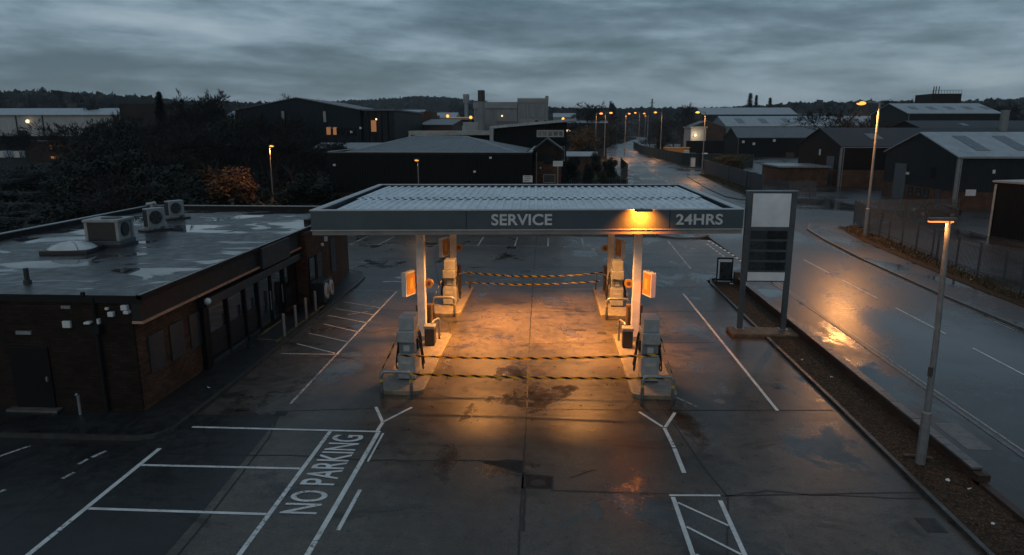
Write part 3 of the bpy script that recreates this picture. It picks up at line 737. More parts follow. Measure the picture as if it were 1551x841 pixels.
MB().box(FX+.004, 24.2, .12, FX+.11, 28.6, .30).build('stall_riser', 'board', S)
for y0 in (28.80, 30.2):
    d = window(S, 'E', FX, y0, .14, 1.3, 2.36, t=.08, name='shop_door')
    MB().tube([(FX+.14, y0+1.1, .8), (FX+.14, y0+1.1, 1.7)], .025, 6).build('door_handle', 'steel', d)
panel(S, 'window_board', 'board', 'E', -12.42, 35.0, 1.0, 35.7, 2.5, .05, .01)
panel(S, 'window_board', 'board', 'E', -12.42, 37.3, 1.0, 38.1, 2.9, .05, .01)
MB().box(FX+.02, 23.72, .05, FX+.20, 23.98, 2.52).build('end_pillar', 'frame_black', S)
lamp = MB().sphere((-12.5, 23.55, 2.82), .13, 10, 8).build('alarm_dome', 'white_fit', S, smooth=True)
MB().sphere((-12.25, 35.6, 2.9), .1, 8, 6).build('alarm_dome', 'white_fit', S, smooth=True)
MB().box(-12.41, 36.4, 2.95, -12.28, 36.6, 3.2).build('wall_camera', 'white_fit', S)
d = panel(S, 'back_door', 'frame_black', 'S', Y0-.06, -17.2, .12, -15.9, 2.22, .05, .01)
MB().box(-16.05, Y0-.17, 1.1, -16.0, Y0-.111, 1.25).build('door_handle', 'steel', d)
MB().box(-17.4, Y0-.35, .111, -15.7, Y0-.064, .18).build('door_step', 'kerb', S)
def flood(x, z, w_, h_, d_):
    f = MB().box(x-w_/2, Y0-.06-d_, z-h_/2, x+w_/2, Y0-.065, z+h_/2).build('security_light', 'white_fit', S, bevel=.015)
flood(-13.15, 3.58, .20, .16, .16); flood(-13.08, 3.44, .16, .09, .2); flood(-13.62, 3.36, .18, .15, .14); flood(-13.75, 3.53, .1, .08, .1); flood(-15.12, 3.0, .26, .22, .1)
flood(-14.38, 3.08, .2, .07, .2); flood(-14.08, 3.12, .11, .17, .12)
MB().box(-16.85, Y0-.12, 2.64, -16.35, Y0-.063, 2.75).build('air_brick', 'coping', S); MB().box(-15.25, Y0-.1, 3.5, -14.95, Y0-.063, 3.6).build('air_brick', 'coping', S)
m = MB().tube([(-14.15, Y0-.16, 3.9), (-14.15, Y0-.16, .12)], .06, 10); m.box(-14.32, Y0-.3, 2.75, -13.98, Y0-.07, 3.02); m.build('downpipe', 'black_edge', S)
MB().tube([(-14.45, Y0-.14, 3.9), (-14.45, Y0-.14, 4.06)], .07, 10).build('pipe_stub', 'black_edge', S)
tag(MB().tube([(-14.88, 19.5, .08), (-14.88, 19.5, .75), (-14.9, 19.45, .8)], .045, 10).build('vent_pipe', 'steel'), 'short pale steel pipe standing by the dark brick gable', 'pipe')

# roof plant
def ac_unit(label, x, y, w_, d_, h_, rz, name='air_conditioner'):
    t = thing(name, label, 'air conditioner', (x, y, 3.90), rz, 'condensers on the shop roof')
    MB().box(-w_*.75, -d_*.9, 0, w_*.75, d_*.9, .10).build('roof_pad', 'ac_dark', t, False)
    m = MB(); m.box(-w_*.5, -d_*.4, .10, -w_*.38, d_*.4, .2); m.box(w_*.38, -d_*.4, .10, w_*.5, d_*.4, .2); m.build('feet', 'dull_metal', t, False)
    MB().box(-w_/2, -d_/2, .2, w_/2, d_/2, .2+h_).build('casing', 'ac_case', t, False, bevel=.03)
    # fan on the +x-ish front (local -y), coil on the side (local -x)
    cz = .2+h_*.52; r = min(w_, h_)*.36
    m = MB(); m.tube([(-w_*.06, -d_/2-.004, cz), (-w_*.06, -d_/2-.03, cz)], r, 20); f = m.build('fan_grille', 'lamp_dark', t, False)
    m = MB(); m.tube([(-w_*.06, -d_/2-.031, cz), (-w_*.06, -d_/2-.036, cz)], r*.9, 20); m.build('fan_opening', 'ac_dark', f, False)
    m = MB()
    for k in range(5):
        a = 2*math.pi*k/5; ca, sa = math.cos(a), math.sin(a); c2, s2 = math.cos(a+.6), math.sin(a+.6)
        m.add([(-w_*.06, -d_/2-.04, cz), (-w_*.06+r*.85*ca, -d_/2-.045, cz+r*.85*sa), (-w_*.06+r*.85*c2, -d_/2-.04, cz+r*.85*s2)], [(0, 1, 2)])
    m.build('fan_blades', 'lamp_dark', f, False)
    m = MB()
    for k in range(9):
        z = .28+h_*.8*k/9; m.box(-w_/2-.02, -d_*.4, z, -w_/2-.003, d_*.4, z+h_*.055)
    m.box(-w_/2-.008, -d_*.42, .26, -w_/2-.002, d_*.42, .2+h_*.93)
    m.build('coil_grille', 'ac_dark', t, False)
    return t
ac_unit('white split condenser nearest the big box unit on the wet roof', -20.15, 33.5, .95, .42, .98, rad(62))
ac_unit('white split condenser farthest back near the roof parapet', -21.6, 38.0, .95, .42, .88, rad(62))
t = thing('rooftop_chiller', 'large square rooftop chiller with black coil side on wet roof', 'air conditioner', (-19.55, 29.0, 3.9), rad(4))
MB().box(-.82, -.72, 0, .82, .72, .12).build('base_frame', 'ac_dark', t, False)
MB().box(-.76, -.66, .121, .76, .66, .30).build('skirt', 'totem', t, False, bevel=.01)
m = MB()
for sx in (-.74, .60):
    for sy in (-.64, .50): m.box(sx, sy, .301, sx+.14, sy+.14, 1.12)
m.box(-.78, -.68, 1.121, .78, .68, 1.24); m.box(-.59, .52, .31, .59, .6, 1.1)
m.build('casing', 'ac_case', t, False, bevel=.02)
m = MB(); m.box(-.6, -.62, .305, .6, -.56, 1.118)
for k in range(10): m.box(-.6, -.64, .33+k*.078, .6, -.621, .35+k*.078)
m.build('coil_grille', 'ac_dark', t, False)
MB().box(.60, -.5, .305, .66, .5, 1.118).build('side_panel', 'ac_case', t, False)
m = MB().tube([(.661, 0, .75), (.72, 0, .75)], .3, 18); m.build('fan_grille', 'ac_dark', t, False)
MB().tube([(.15, 0, 1.241), (.15, 0, 1.27)], .42, 20).build('top_fan', 'ac_dark', t, False)
t = thing('roof_dome', 'pale faceted skylight dome low on the wet flat roof', 'skylight', (-20.15, 27.3, 3.9), rad(8))
MB().box(-.95, -.72, 0, .95, .72, .18).build('upstand', 'ac_dark', t, False, bevel=.02)
m = MB(); rings = [(.9, .67, .181), (.72, .52, .33), (.42, .3, .44), (.1, .07, .49)]
vs = []; n = 16
for rx, ry, z in rings:
    for k in range(n):
        a = 2*math.pi*(k+.5)/n; c, s_ = math.cos(a), math.sin(a); q = (abs(c)**3+abs(s_)**3)**(-1/3)
        vs.append((rx*c*q, ry*s_*q, z))
m.add(vs, [(j*n+k, j*n+(k+1) % n, (j+1)*n+(k+1) % n, (j+1)*n+k) for j in range(3) for k in range(n)] + [tuple(3*n+k for k in range(n))])
m.build('dome', 'dome', t, False)
m = MB()
for k in (1, 5, 9, 13): m.tube([vs[k], vs[n+k], vs[2*n+k], vs[3*n+k]], .018, 6)
m.build('dome_ribs', 'dull_metal', t, False)
tag(MB().tube([(-17.6, 21.5, 3.9), (-17.6, 21.5, 4.02), (-17.6, 21.5, 4.021), (-17.6, 21.5, 4.42)], [.13, .12, .08, .08], 12).build('roof_vent', 'ac_dark'), 'short black vent pipe near the front edge of the roof', 'vent pipe')
t = thing('flue_pipe', 'small capped steel flue behind the middle condenser on the roof', 'flue', (-21.2, 35.2, 3.9))
MB().tube([(0, 0, 0), (0, 0, 1.15)], .12, 12).build('pipe', 'steel', t, False); MB().tube([(-.3, 0, 1.151), (.02, 0, 1.2), (.16, 0, 1.25)], .1, 10).build('cap', 'steel', t, False)

# bollards, machine, aboard
BL = ['nearest', 'second nearest', 'second farthest', 'farthest']
for i, (x, y) in enumerate(((-11.62, 28.15), (-11.64, 29.6), (-11.66, 31.0), (-11.68, 32.4))):
    t = thing('bollard', f'{BL[i]} slim steel bollard of the row before the shop door', 'bollard', (x, y, .11), group='bollards before the shop door')
    MB().tube([(0, 0, 0), (0, 0, .98)], .065, 12).build('post', 'steel', t, False, smooth=False); MB().sphere((0, 0, .98), .066, 12, 6, .5).build('cap', 'steel', t, False, smooth=True)
t = thing('air_machine', 'black twin vending cabinet with rounded lit front by the shop corner', 'machine', (-11.95, 34.4, .11), rad(0))
MB().box(-.42, -.75, 0, .30, .75, 1.15).build('cabinet', 'bin', t, False, bevel=.05)
for y in (-.45, .3):
    MB().extr([(y+math.cos(a)*.24, .66+math.sin(a)*(.42 if math.sin(a) > 0 else .42)) for a in [2*math.pi*k/16 for k in range(16)]], 'x', .303, .42).build('door_panel', 'sign_white', t, False, bevel=.02)
    MB().box(.421, y-.1, .5, .43, y+.12, .85).build('decal', 'orange_lit_face', t, False)

# ------------------------------------------------------------------ the canopy
FL, FR, BR, BLc = Vector((-9.24, 25.70)), Vector((7.53, 27.10)), Vector((7.38, 39.31)), Vector((-9.69, 38.34))
def cp(u, v, z):
    p = (FL*(1-u)+FR*u)*(1-v) + (BLc*(1-u)+BR*u)*v
    return (p.x, p.y, z)
C = thing('canopy', 'wide ribbed metal canopy on four white columns over the pump islands', 'canopy', (-1, 32, 0))
def band(z0, z1, o0, o1):              # ring between two outlines inset o0 (outer) and o1 (inner) metres
    m = MB(); W_, D_ = 16.9, 12.4
    def ringp(o): return [(o/W_, o/D_), (1-o/W_, o/D_), (1-o/W_, 1-o/D_), (o/W_, 1-o/D_)]
    a, b = ringp(o0), ringp(o1)
    for i in range(4):
        j = (i+1) % 4
        q = [a[i], a[j], b[j], b[i]]
        vs = [cp(u, v, z0) for u, v in q]+[cp(u, v, z1) for u, v in q]
        m.add(vs, [(3, 2, 1, 0), (4, 5, 6, 7), (0, 1, 5, 4), (2, 3, 7, 6)])
    return m
band(5.17, 5.90, 0, .10).build('fascia', 'canopy_fascia', C)
band(5.13, 5.168, -.03, .12).build('trim', 'canopy_trim', C)
band(4.96, 5.128, .02, .14).build('lower_edge', 'canopy_edge', C)
band(5.902, 5.94, -.03, .26).build('cap', 'canopy_trim', C)
m = MB(); m.add([cp(.01, .012, 5.05), cp(.99, .012, 5.05), cp(.99, .988, 5.05), cp(.01, .988, 5.05), cp(.01, .012, 5.11), cp(.99, .012, 5.11), cp(.99, .988, 5.11), cp(.01, .988, 5.11)],
    [(3, 2, 1, 0), (4, 5, 6, 7), (0, 1, 5, 4), (1, 2, 6, 5), (2, 3, 7, 6), (3, 0, 4, 7)]); m.build('soffit', 'canopy_soffit', C)
def sheet(v0, v1, z0, z1):
    m = MB(); nr = 44; pr = []
    for k in range(nr):
        b = .022+.956*k/nr; w_ = .956/nr
        pr += [(b, 0), (b+w_*.52, 0), (b+w_*.62, .075), (b+w_*.90, .075)]
    pr.append((.978, 0))
    n = len(pr)
    for v, z in ((v0, z0), (v1, z1)):
        for u, h in pr: m.v.append(cp(u, v, z+h))
    for u, h in pr: m.v.append(cp(u, v0, z0+h-.02))
    m.f += [(i, i+1, n+i+1, n+i) for i in range(n-1)] + [(2*n+i, 2*n+i+1, i+1, i) for i in range(n-1)]
    return m
sheet(.022, .475, 5.70, 5.74).build('roof_sheet', 'canopy_roof', C)
sheet(.460, .965, 5.80, 5.79).build('roof_sheet', 'canopy_roof', C)
m = MB(); m.add([cp(.02, .461, 5.66), cp(.98, .461, 5.66), cp(.98, .461, 5.87), cp(.02, .461, 5.87)], [])
m = MB()
for u in (.355, .827):
    a = cp(u, 0, 0); b = cp(u+.0012, 0, 0); m.box(a[0], a[1]-.012, 5.172, b[0], a[1]+.01, 5.898)
m.build('fascia_seam', 'black_edge', C)
ang = math.atan2(FR.y-FL.y, FR.x-FL.x)
def on_fascia(u0, z0):
    def f(x, y, z):
        p = FL+(FR-FL)*u0+Vector((math.cos(ang), math.sin(ang)))*x
        nrm = Vector((math.sin(ang), -math.cos(ang)))*(.02+z)
        return Vector((p.x+nrm.x, p.y+nrm.y, z0+y))
    return f
LW = (FR-FL).length
text_obj('lettering', 'SERVICE', 'letters', on_fascia(.4135, 5.325), 2.36, .44, .018, .022, C)
text_obj('lettering', '24HRS', 'letters', on_fascia(.842, 5.325), 1.84, .42, .018, .022, C)
COLS = [(-5.42, 27.85), (3.64, 28.3), (-5.34, 36.8), (3.3, 37.0)]
for x, y in COLS:
    c = MB().box(x-.17, y-.17, .12, x+.17, y+.17, 5.049).build('column', 'column', C, bevel=.02)
    MB().box(x-.22, y-.22, .15, x+.22, y+.22, .35).build('column_base', 'dull_metal', c)
# floodlight on the top edge of the fascia
fx = on_fascia(.7585, 5.93)(0, 0, .48)
fl = thing('fascia_floodlight', 'small grey floodlight washing the canopy fascia orange', 'floodlight', (fx.x, fx.y, 5.9))
m = MB().box(fx.x-.34, fx.y-.10, 5.90, fx.x+.34, fx.y+.12, 6.0); m.build('housing', 'lamp_dark', fl, bevel=.02)
m = MB().box(fx.x-.03, fx.y+.12, 5.945, fx.x+.03, fx.y+.62, 5.985); m.build('bracket', 'lamp_dark', fl)
MB().box(fx.x-.22, fx.y-.06, 5.875, fx.x+.22, fx.y+.08, 5.897).build('lens', 'sodium', fl)
light('AREA', (fx.x, fx.y+.02, 5.865), 300, (1.0, .20, .012), fl, .4, spread=rad(125), rot=(rad(50), 0, ang), size_y=.12)
# lamps recessed in the soffit
for x in (-2.95, 1.35):
    for y in (27.6, 32.2):
        MB().box(x-.75, y-.35, 4.99, x+.75, y+.35, 5.046).build('soffit_lamp', 'canopy_lamp', C)
        light('AREA', (x, y, 4.97), 690, (1.0, .39, .088), C, 1.5, spread=rad(123), size_y=.7)

# ------------------------------------------------------------------ islands, pumps, hoops
def rr(cx, y0, y1, hw, n=6):
    pts = []
    for (c, a0) in (((cx-hw+.35, y0+.3), 180), ((cx+hw-.35, y0+.3), 270), ((cx+hw-.3, y1-.3), 0), ((cx-hw+.3, y1-.3), 90)):
        for k in range(n+1):
            a = rad(a0+90*k/n); pts.append((c[0]+.35*math.cos(a), c[1]+.3*math.sin(a)))
    return pts
ISL = [('front left', -5.12, 21.95, 28.9), ('front right', 3.62, 22.05, 29.2), ('rear left', -5.18, 32.1, 38.2), ('rear right', 3.26, 32.2, 38.4)]
for nm, x, y0, y1 in ISL:
    t = thing('pump_island', f'raised concrete pump island at the {nm} of the canopy', 'pump island', (x, (y0+y1)/2, 0), group='pump islands')
    MB().prism(rr(x, y0, y1, .78), -.03, .15).build('kerb', 'kerb_paint', t, bevel=.02)
    MB().prism(rr(x, y0+.12, y1-.12, .66), .1, .156).build('slab', 'island', t)
def make_pump(label, x, y, side, mat='pump'):
    t = thing('fuel_pump', label, 'fuel pump', (x, y, .156), group='fuel pumps')
    B = lambda n, mm, *a, bev=.018, p=t: MB().box(*a).build(n, mm, p, False, bevel=bev)
    B('plinth', 'pump_dark', -.30, -.52, 0, .30, .52, .06, bev=0)
    lo = B('lower_cabinet', mat, -.31, -.56, .061, .31, .50, .92)
    B('mid_cabinet', 'pump_mid', -.28, -.40, .921, .28, .46, 1.42)
    B('label_plate', 'pump_side', -.2, -.566, .62, .2, -.561, .74, bev=0, p=lo)
    B('display_surround', 'pump_mid', -.17, -.418, 1.0, .17, -.4005, 1.33, bev=.005)
    B('display', 'screen', -.11, -.428, 1.05, .11, -.419, 1.27, bev=.005)
    B('keypad_shelf', mat, -.29, -.52, .921, .29, -.41, .97, bev=.01)
    B('head', mat, -.31, -.58, 1.421, .31, .5, 1.82)
    B('top_box', mat, -.26, -.40, 1.821, .28, .44, 2.30)
    for s_ in (-1, 1):
        MB().box(s_*.312, -.44, .12, s_*.318, .42, .86).build('side_panel', 'pump_side', t, False)
        MB().box(s_*.281, -.3, .98, s_*.287, .4, 1.36).build('valve_panel', 'pump_side', t, False)
    for s_ in (-1, 1):
        B('holster', 'pump_dark', s_*.288, -.05, 1.0, s_*.36, .38, 1.40, bev=.01)
        for dy in (.05, .27):
            h = MB(); h.tube([(s_*.38, dy, 1.32), (s_*.42, dy-.02, 1.22), (s_*.41, dy-.03, 1.08)], [.03, .035, .022], 8)
            n_ = h.build('nozzle', 'rubber', t, False)
            sag = .24 if dy < .2 else .36
            pth = [(s_*.41, dy-.03, 1.08), (s_*.46, dy-.05, .75), (s_*.50, dy-.02, sag+.06), (s_*.46, dy+.10, sag), (s_*.42, dy+.16, .6), (s_*.36, dy+.12, 1.45), (s_*.30, dy+.1, 1.62)]
            MB().tube([tuple(p) for p in spline_3(pth, 5)], .026, 7).build('hose', 'rubber', n_, False)
    return t
def spline_3(pts, n):
    out = []
    for i in range(len(pts)-1):
        p0, p1, p2, p3 = (Vector(pts[j]) for j in (max(i-1, 0), i, i+1, min(i+2, len(pts)-1)))
        for k in range(n):
            t = k/n; out.append(.5*((2*p1)+(p2-p0)*t+(2*p0-5*p1+4*p2-p3)*t*t+(3*p1-p0-3*p2+p3)*t**3))
    out.append(Vector(pts[-1])); return out
PUMPS = [('grey fuel pump on the front left island with yellow tape across it', -5.10, 23.50, 0), ('grey fuel pump on the front right island below the orange lit fascia', 3.58, 23.75, 0),
         ('orange lit fuel pump on the rear left island', -5.14, 34.15, 0), ('orange lit fuel pump on the rear right island', 3.40, 34.35, 0)]
for l, x, y, s_ in PUMPS: make_pump(l, x, y, s_)
def hoop(label, x, y, w_, h=.92, rz=0.0, r=.06, group='tubular hoop barriers', z=0.0, band_=True):
    t = thing('hoop_barrier', label, 'barrier', (x, y, z), rz, group)
    hw = w_/2; c = .16; p = [(-hw, 0, 0), (-hw, 0, h-c)]
    p += [(-hw+c-c*math.cos(a), 0, h-c+c*math.sin(a)) for a in [math.pi/2*k/5 for k in range(1, 6)]]
    p += [(hw-c+c*math.sin(a), 0, h-c+c*math.cos(a)) for a in [math.pi/2*k/5 for k in range(0, 6)]] + [(hw, 0, 0)]
    MB().tube(p, r, 10).build('tube', 'hoop', t, False, smooth=True)
    if band_:
        for s_ in (-1, 1): MB().tube([(s_*hw, 0, h*.62), (s_*hw, 0, h*.72)], r*1.08, 10).build('band', 'hoop_band', t, False)
    return t
hoop('bent steel hoop barrier before the front left pump', -5.18, 21.66, 1.02, .95)
hoop('bent steel hoop barrier before the front right pump', 3.60, 21.55, 1.00, 1.0)
hoop('bent steel hoop barrier before the rear left pump', -5.16, 32.0, 1.04, .98)
hoop('bent steel hoop barrier before the rear right pump', 3.24, 32.0, 1.0, 1.02)
hoop('steel hoop beside the front left bin', -4.82, 27.6, .72, .95, rad(75), .045, z=.15, band_=False)
hoop('steel hoop beside the front right bin', 3.05, 27.8, .72, .95, rad(105), .045, z=.15, band_=False)
hoop('steel hoop behind the rear left pump', -4.82, 37.2, .9, .95, rad(50), .045, z=.15, band_=False)
hoop('steel hoop behind the rear right pump', 2.85, 37.3, .9, .95, rad(130), .045, z=.15, band_=False)
def bin_(label, x, y):
    t = thing('litter_bin', label, 'bin', (x, y, .156), group='forecourt bins')
    MB().box(-.21, -.21, 0, .21, .21, .70).build('body', 'bin', t, False, bevel=.04)
    MB().box(-.235, -.235, .72, .235, .235, .86).build('hood', 'dull_metal', t, False, bevel=.03)
    m = MB()
    for sx in (-.2, .16):
        for sy in (-.2, .16): m.box(sx, sy, .66, sx+.04, sy+.04, .73)
    m.build('hood_posts', 'bin', t, False)
bin_('dark litter bin with pale hood beside the front left column', -4.98, 27.15)
bin_('dark litter bin with pale hood beside the front right column', 3.22, 27.3)
# signs and cabinets round each column
NM = ['front left', 'front right', 'rear left', 'rear right']
for i, (x, y) in enumerate(COLS):
    s_ = -1 if x < 0 else 1
    t = thing('column_sign', f'box sign with face coloured lamplit orange on the {NM[i]} canopy column', 'sign', (x+s_*.46, y-.42, 2.2), s_*rad(20), group='box signs on the canopy columns')
    MB().box(-.11, -.38, 0, .11, .38, 1.02).build('casing', 'sign_white', t, False, bevel=.015)
    f = MB().box(-s_*.111, -.32, .07, -s_*.125, .32, .95).build('face', 'orange_lit_face', t, False)
    m = MB(); m.box(-s_*.126, -.08, .3, -s_*.131, .14, .74); m.build('numeral_panel', 'hoop_band', f, False)
    MB().box(-s_*.04, .381, .3, -s_*.10, .50, .42).build('bracket', 'dull_metal', t, False)
    d = thing('disc_sign', f'small round orange disc on the {NM[i]} canopy column', 'sign', (x-s_*.17, y, 2.62), group='round discs on the canopy columns')
    m = MB().tube([(-s_*.15, -.03, 0), (-s_*.15, .03, 0)], .19, 20); m.build('disc', 'orange_lit_face', d, False)
    MB().tube([(-s_*.15, -.031, 0), (-s_*.15, -.04, 0)], .09, 14).build('centre', 'brown_box', d, False)
    MB().box(-.0, -.02, -.03, -s_*.15, .02, .03).build('bracket', 'dull_metal', d, False)
    b = thing('hose_cabinet', f'narrow brown steel cabinet against the {NM[i]} canopy column', 'cabinet', (x, y+.42, .156), group='brown cabinets by the columns')
    MB().box(-.34, -.14, 0, .34, .2, 1.45).build('casing', 'brown_box', b, False, bevel=.02)
    MB().box(-.28, -.16, .1, .28, -.141, 1.35).build('door', 'bin', b, False)
# hazard tape
def tape(label, a, b, sag, wd=.082, twist=2.2, seed=0):
    r = random.Random(seed); a, b = Vector(a), Vector(b); L_ = (b-a).length; n = max(10, int(L_*7)); mb = MB(); mb.uv = []
    d = (b-a).normalized(); side = d.cross(Vector((0, 0, 1))).normalized(); ph = r.uniform(0, 3)
    for k in range(n+1):
        t = k/n; p = a+(b-a)*t - Vector((0, 0, sag*4*t*(1-t))) + Vector((0, 0, r.uniform(-.006, .006)))
        an = .28*math.sin(ph+twist*t*2.4)+.16*math.sin(ph*2+twist*t*5.3)
        v = Vector((0, 0, 1))*math.cos(an)+side*math.sin(an)
        for s_ in (-1, 1):
            mb.v.append(tuple(p+v*wd/2*s_)); mb.uv.append((t*L_, (s_+1)/2))
    mb.f = [(2*k, 2*k+2, 2*k+3, 2*k+1) for k in range(n)]
    o = mb.build('hazard_tape', 'tape')
    md = o.modifiers.new('thickness', 'SOLIDIFY'); md.thickness = .002
    return tag(o, label, 'tape', 'yellow and black hazard tapes')
tape('yellow black tape strung between the two front pumps', (-5.35, 22.92, 1.10), (3.85, 23.14, 1.22), .12, seed=1)
tape('yellow black tape strung between the two front hoops', (-4.68, 21.6, .90), (4.06, 21.5, .98), .06, seed=2)
tape('upper yellow black tape sagging between the rear islands', (-4.9, 37.4, 1.12), (2.95, 37.6, 1.14), .24, .085, seed=3)
tape('lower thin black yellow tape sagging between the rear islands', (-4.7, 37.0, .62), (2.75, 37.2, .74), .16, .07, seed=4)
tape('yellow tape slanting from front left hoop up to its pump', (-5.70, 21.66, .92), (-5.42, 23.1, 1.75), .03, seed=5)
tape('yellow tape slanting from front right hoop up to its pump', (4.10, 21.6, .98), (3.90, 23.3, 1.85), .03, seed=6)
tape('pale tape slanting from rear left hoop up to its pump', (-5.66, 32.0, .95), (-5.46, 33.8, 1.6), .02, .05, seed=7)
tape('pale tape slanting from rear right hoop up to its pump', (3.74, 32.0, 1.0), (3.73, 34.0, 1.7), .02, .05, seed=8)

# ------------------------------------------------------------------ totem sign, A-board, wall
T = thing('totem_sign', 'tall grey totem price sign with blank white panels by the kerb', 'sign', (9.4, 30.1, 0))
MB().box(8.05, 29.35, -.03, 10.95, 30.55, .17).build('plinth', 'lichen', T, bevel=.05)
p0, p1 = (8.57, 30.2), (10.48, 30.2)
for x, y in (p0, p1): 
    c = MB().box(x-.11, y-.1, .17, x+.11, y+.1, 6.35).build('post', 'totem', T, bevel=.015)
    MB().box(x-.2, y-.2, .171, x+.2, y+.2, .2).build('foot_plate', 'dull_metal', c)
MB().box(8.681, 30.12, 2.36, 10.369, 30.28, 6.34).build('backing', 'totem', T)
MB().box(8.44, 30.08, 6.351, 10.61, 30.32, 6.39).build('top_cap', 'coping', T)
panel(T, 'blank_panel', 'totem_panel', 'S', 30.12, 8.72, 4.82, 10.33, 6.27, .03)
for k in range(4):
    z = 4.70-.465*(k+1)
    r_ = panel(T, 'price_row', 'totem_row', 'S', 30.12, 8.74, z+.05, 10.31, z+.42, .03)
    panel(r_, 'price_display', 'totem_row_black', 'S', 30.09, 9.45, z+.07, 10.28, z+.40, .02)
panel(T, 'blank_panel', 'totem_panel', 'S', 30.12, 8.72, 2.42, 10.33, 2.80, .03)
A = thing('poster_board', 'freestanding pavement board with empty grey poster frame', 'sign board', (10.3, 40.2, 0), rad(-2))
m = MB()
m.box(-.46, -.05, .08, -.40, .05, 1.58); m.box(.40, -.05, .08, .46, .05, 1.58); m.box(-.40, -.05, 1.5, .40, .05, 1.58); m.box(-.40, -.05, .2, .40, .05, .28)
m.build('frame', 'frame_black', A, False)
MB().box(-.40, -.02, .281, .40, .02, 1.499).build('poster', 'totem_row', A, False)
MB().box(-.39, -.03, 1.32, .39, -.021, 1.49).build('header_strip', 'totem_panel', A, False); MB().box(-.39, -.03, .3, -.3, -.021, 1.31).build('side_strip', 'totem_panel', A, False)
MB().box(-.5, -.22, .07, .5, .22, .14).build('base', 'rubber', A, False)
tag(MB().prism([(10.85, 39.9), (11.15, 39.95), (11.1, 40.3), (10.85, 40.25)], .0, .75).build('wooden_post', 'wood'), 'short dark wooden post stump beside the poster board', 'post')
W_ = thing('low_wall', 'long low dark brick wall between planting strip and pavement', 'wall', (11.12, 28, 0))
m = MB(); m.box(11.0, 16.9, 0, 11.24, 40.6, .36); m.build('brickwork', 'brick_low', W_)
m = MB(); y = 16.9; r = random.Random(3)
while y < 40.4:
    l_ = .44; m.box(10.975, y+.006, .361, 11.265, y+l_-.006, .42+r.uniform(-.006, .006)); y += l_
m.build('coping', 'kerb', W_)
m = MB(); m.box(11.02, 6, 0, 11.22, 16.6, .16); m.build('broken_footing', 'brick_low', W_)
tag(MB().box(10.98, 16.62, .16, 11.3, 16.86, .34).build('loose_brick_block', 'brick_low'), 'loose brick block at the broken end of the low wall', 'brick')

# ------------------------------------------------------------------ street lamps
def lamp(label, x, y, h, arm, power, rz=0.0, head='sodium', r=.085, hl=.5, drop=.0, group='sodium street lamps', light_r=.15, hw=.14, neck=True):
    """arm: signed reach along local x"""
    t = thing('street_lamp', label, 'street lamp', (x, y, 0), rz, group)
    MB().tube([(0, 0, 0), (0, 0, h*.22), (0, 0, h*.225), (0, 0, h)], [r*1.25, r*1.25, r*.85, r*.6], 10).build('pole', 'lamp_pole', t, False, smooth=False)
    if arm:
        MB().tube([(0, 0, h-.02), (arm*.5, 0, h+.04), (arm*.85, 0, h+.05)], r*.42, 8).build('arm', 'lamp_pole', t, False)
    s_ = 1 if arm >= 0 else -1
    a0 = arm-s_*hl/2
    m = MB().box(a0, -hw, h-.02, a0+s_*hl, hw, h+.10); hd = m.build('lamp_head', 'lamp_dark', t, False, bevel=.03)
    MB().sphere((arm, 0, h-.03), hl*.42, 12, 8, .42).build('lamp_glass', head, hd, False, smooth=True)
    L_ = bpy.data.lights.new('lamp_light', 'SPOT'); L_.energy = power; L_.spot_size = rad(166); L_.spot_blend = .35; L_.color = ORANGE; L_.shadow_soft_size = light_r
    o = bpy.data.objects.new('lamp_light', L_); col.objects.link(o); o.parent = t; o.location = (arm, 0, h-.35)
    return t
lamp('tall sodium street lamp on the verge across the road with arm over road', 26.55, 58.8, 11.05, -1.45, 4400, r=.13, hl=.85, hw=.2, light_r=.25)
lamp('sodium street lamp among the dark trees behind the shop', -33.6, 81, 7.0, .3, 1100, r=.09, hl=.6)
t = lamp('slim lamp post standing between canopy and the black warehouse', -12.85, 66, 6.05, -.12, 90, head='sodium_soft', r=.07, hl=.5, light_r=.1)
lamp('street lamp on the left edge of the road before the bend', 25.0, 240, 14.0, 1.1, 2400, head='far_sodium', r=.16, hl=1.1, hw=.3)
x, y = 36.5, 236; lamp('street lamp on the right verge behind the teal fence', x, y, 14.3, -2.2, 2600, head='far_sodium', r=.16, hl=1.3, hw=.35)
lamp('street lamp at the corner of the grey board fence with the largest glow', 31.4, 146, 12.3, -1.6, 2600, head='far_sodium', r=.14, hl=1.1, hw=.3)
for l, px, py, Y, arm in (('street lamp beyond the bend with a broad orange glow', 969, 171, 320, -2.0), ('faint street lamp just right of the broadest far glow', 978, 172, 350, -.7),
                          ('street lamp behind the brown tree left of the road', 903, 172, 215, 1.5), ('street lamp rising just right of the brown tree', 917, 171, 232, 1.8)):
    x, z = XZ(px, py, Y); lamp(l, x, Y, z, arm, 2400, head='far_sodium', r=.16, hl=1.35, hw=.35)
x, z = XZ(982, 174, 300)
tag(MB().tube([(x, 300, 0), (x, 300, z)], [.22, .14], 8).build('utility_pole', 'lamp_pole'), 'bare pole without lamp right of the far street lamps', 'pole')
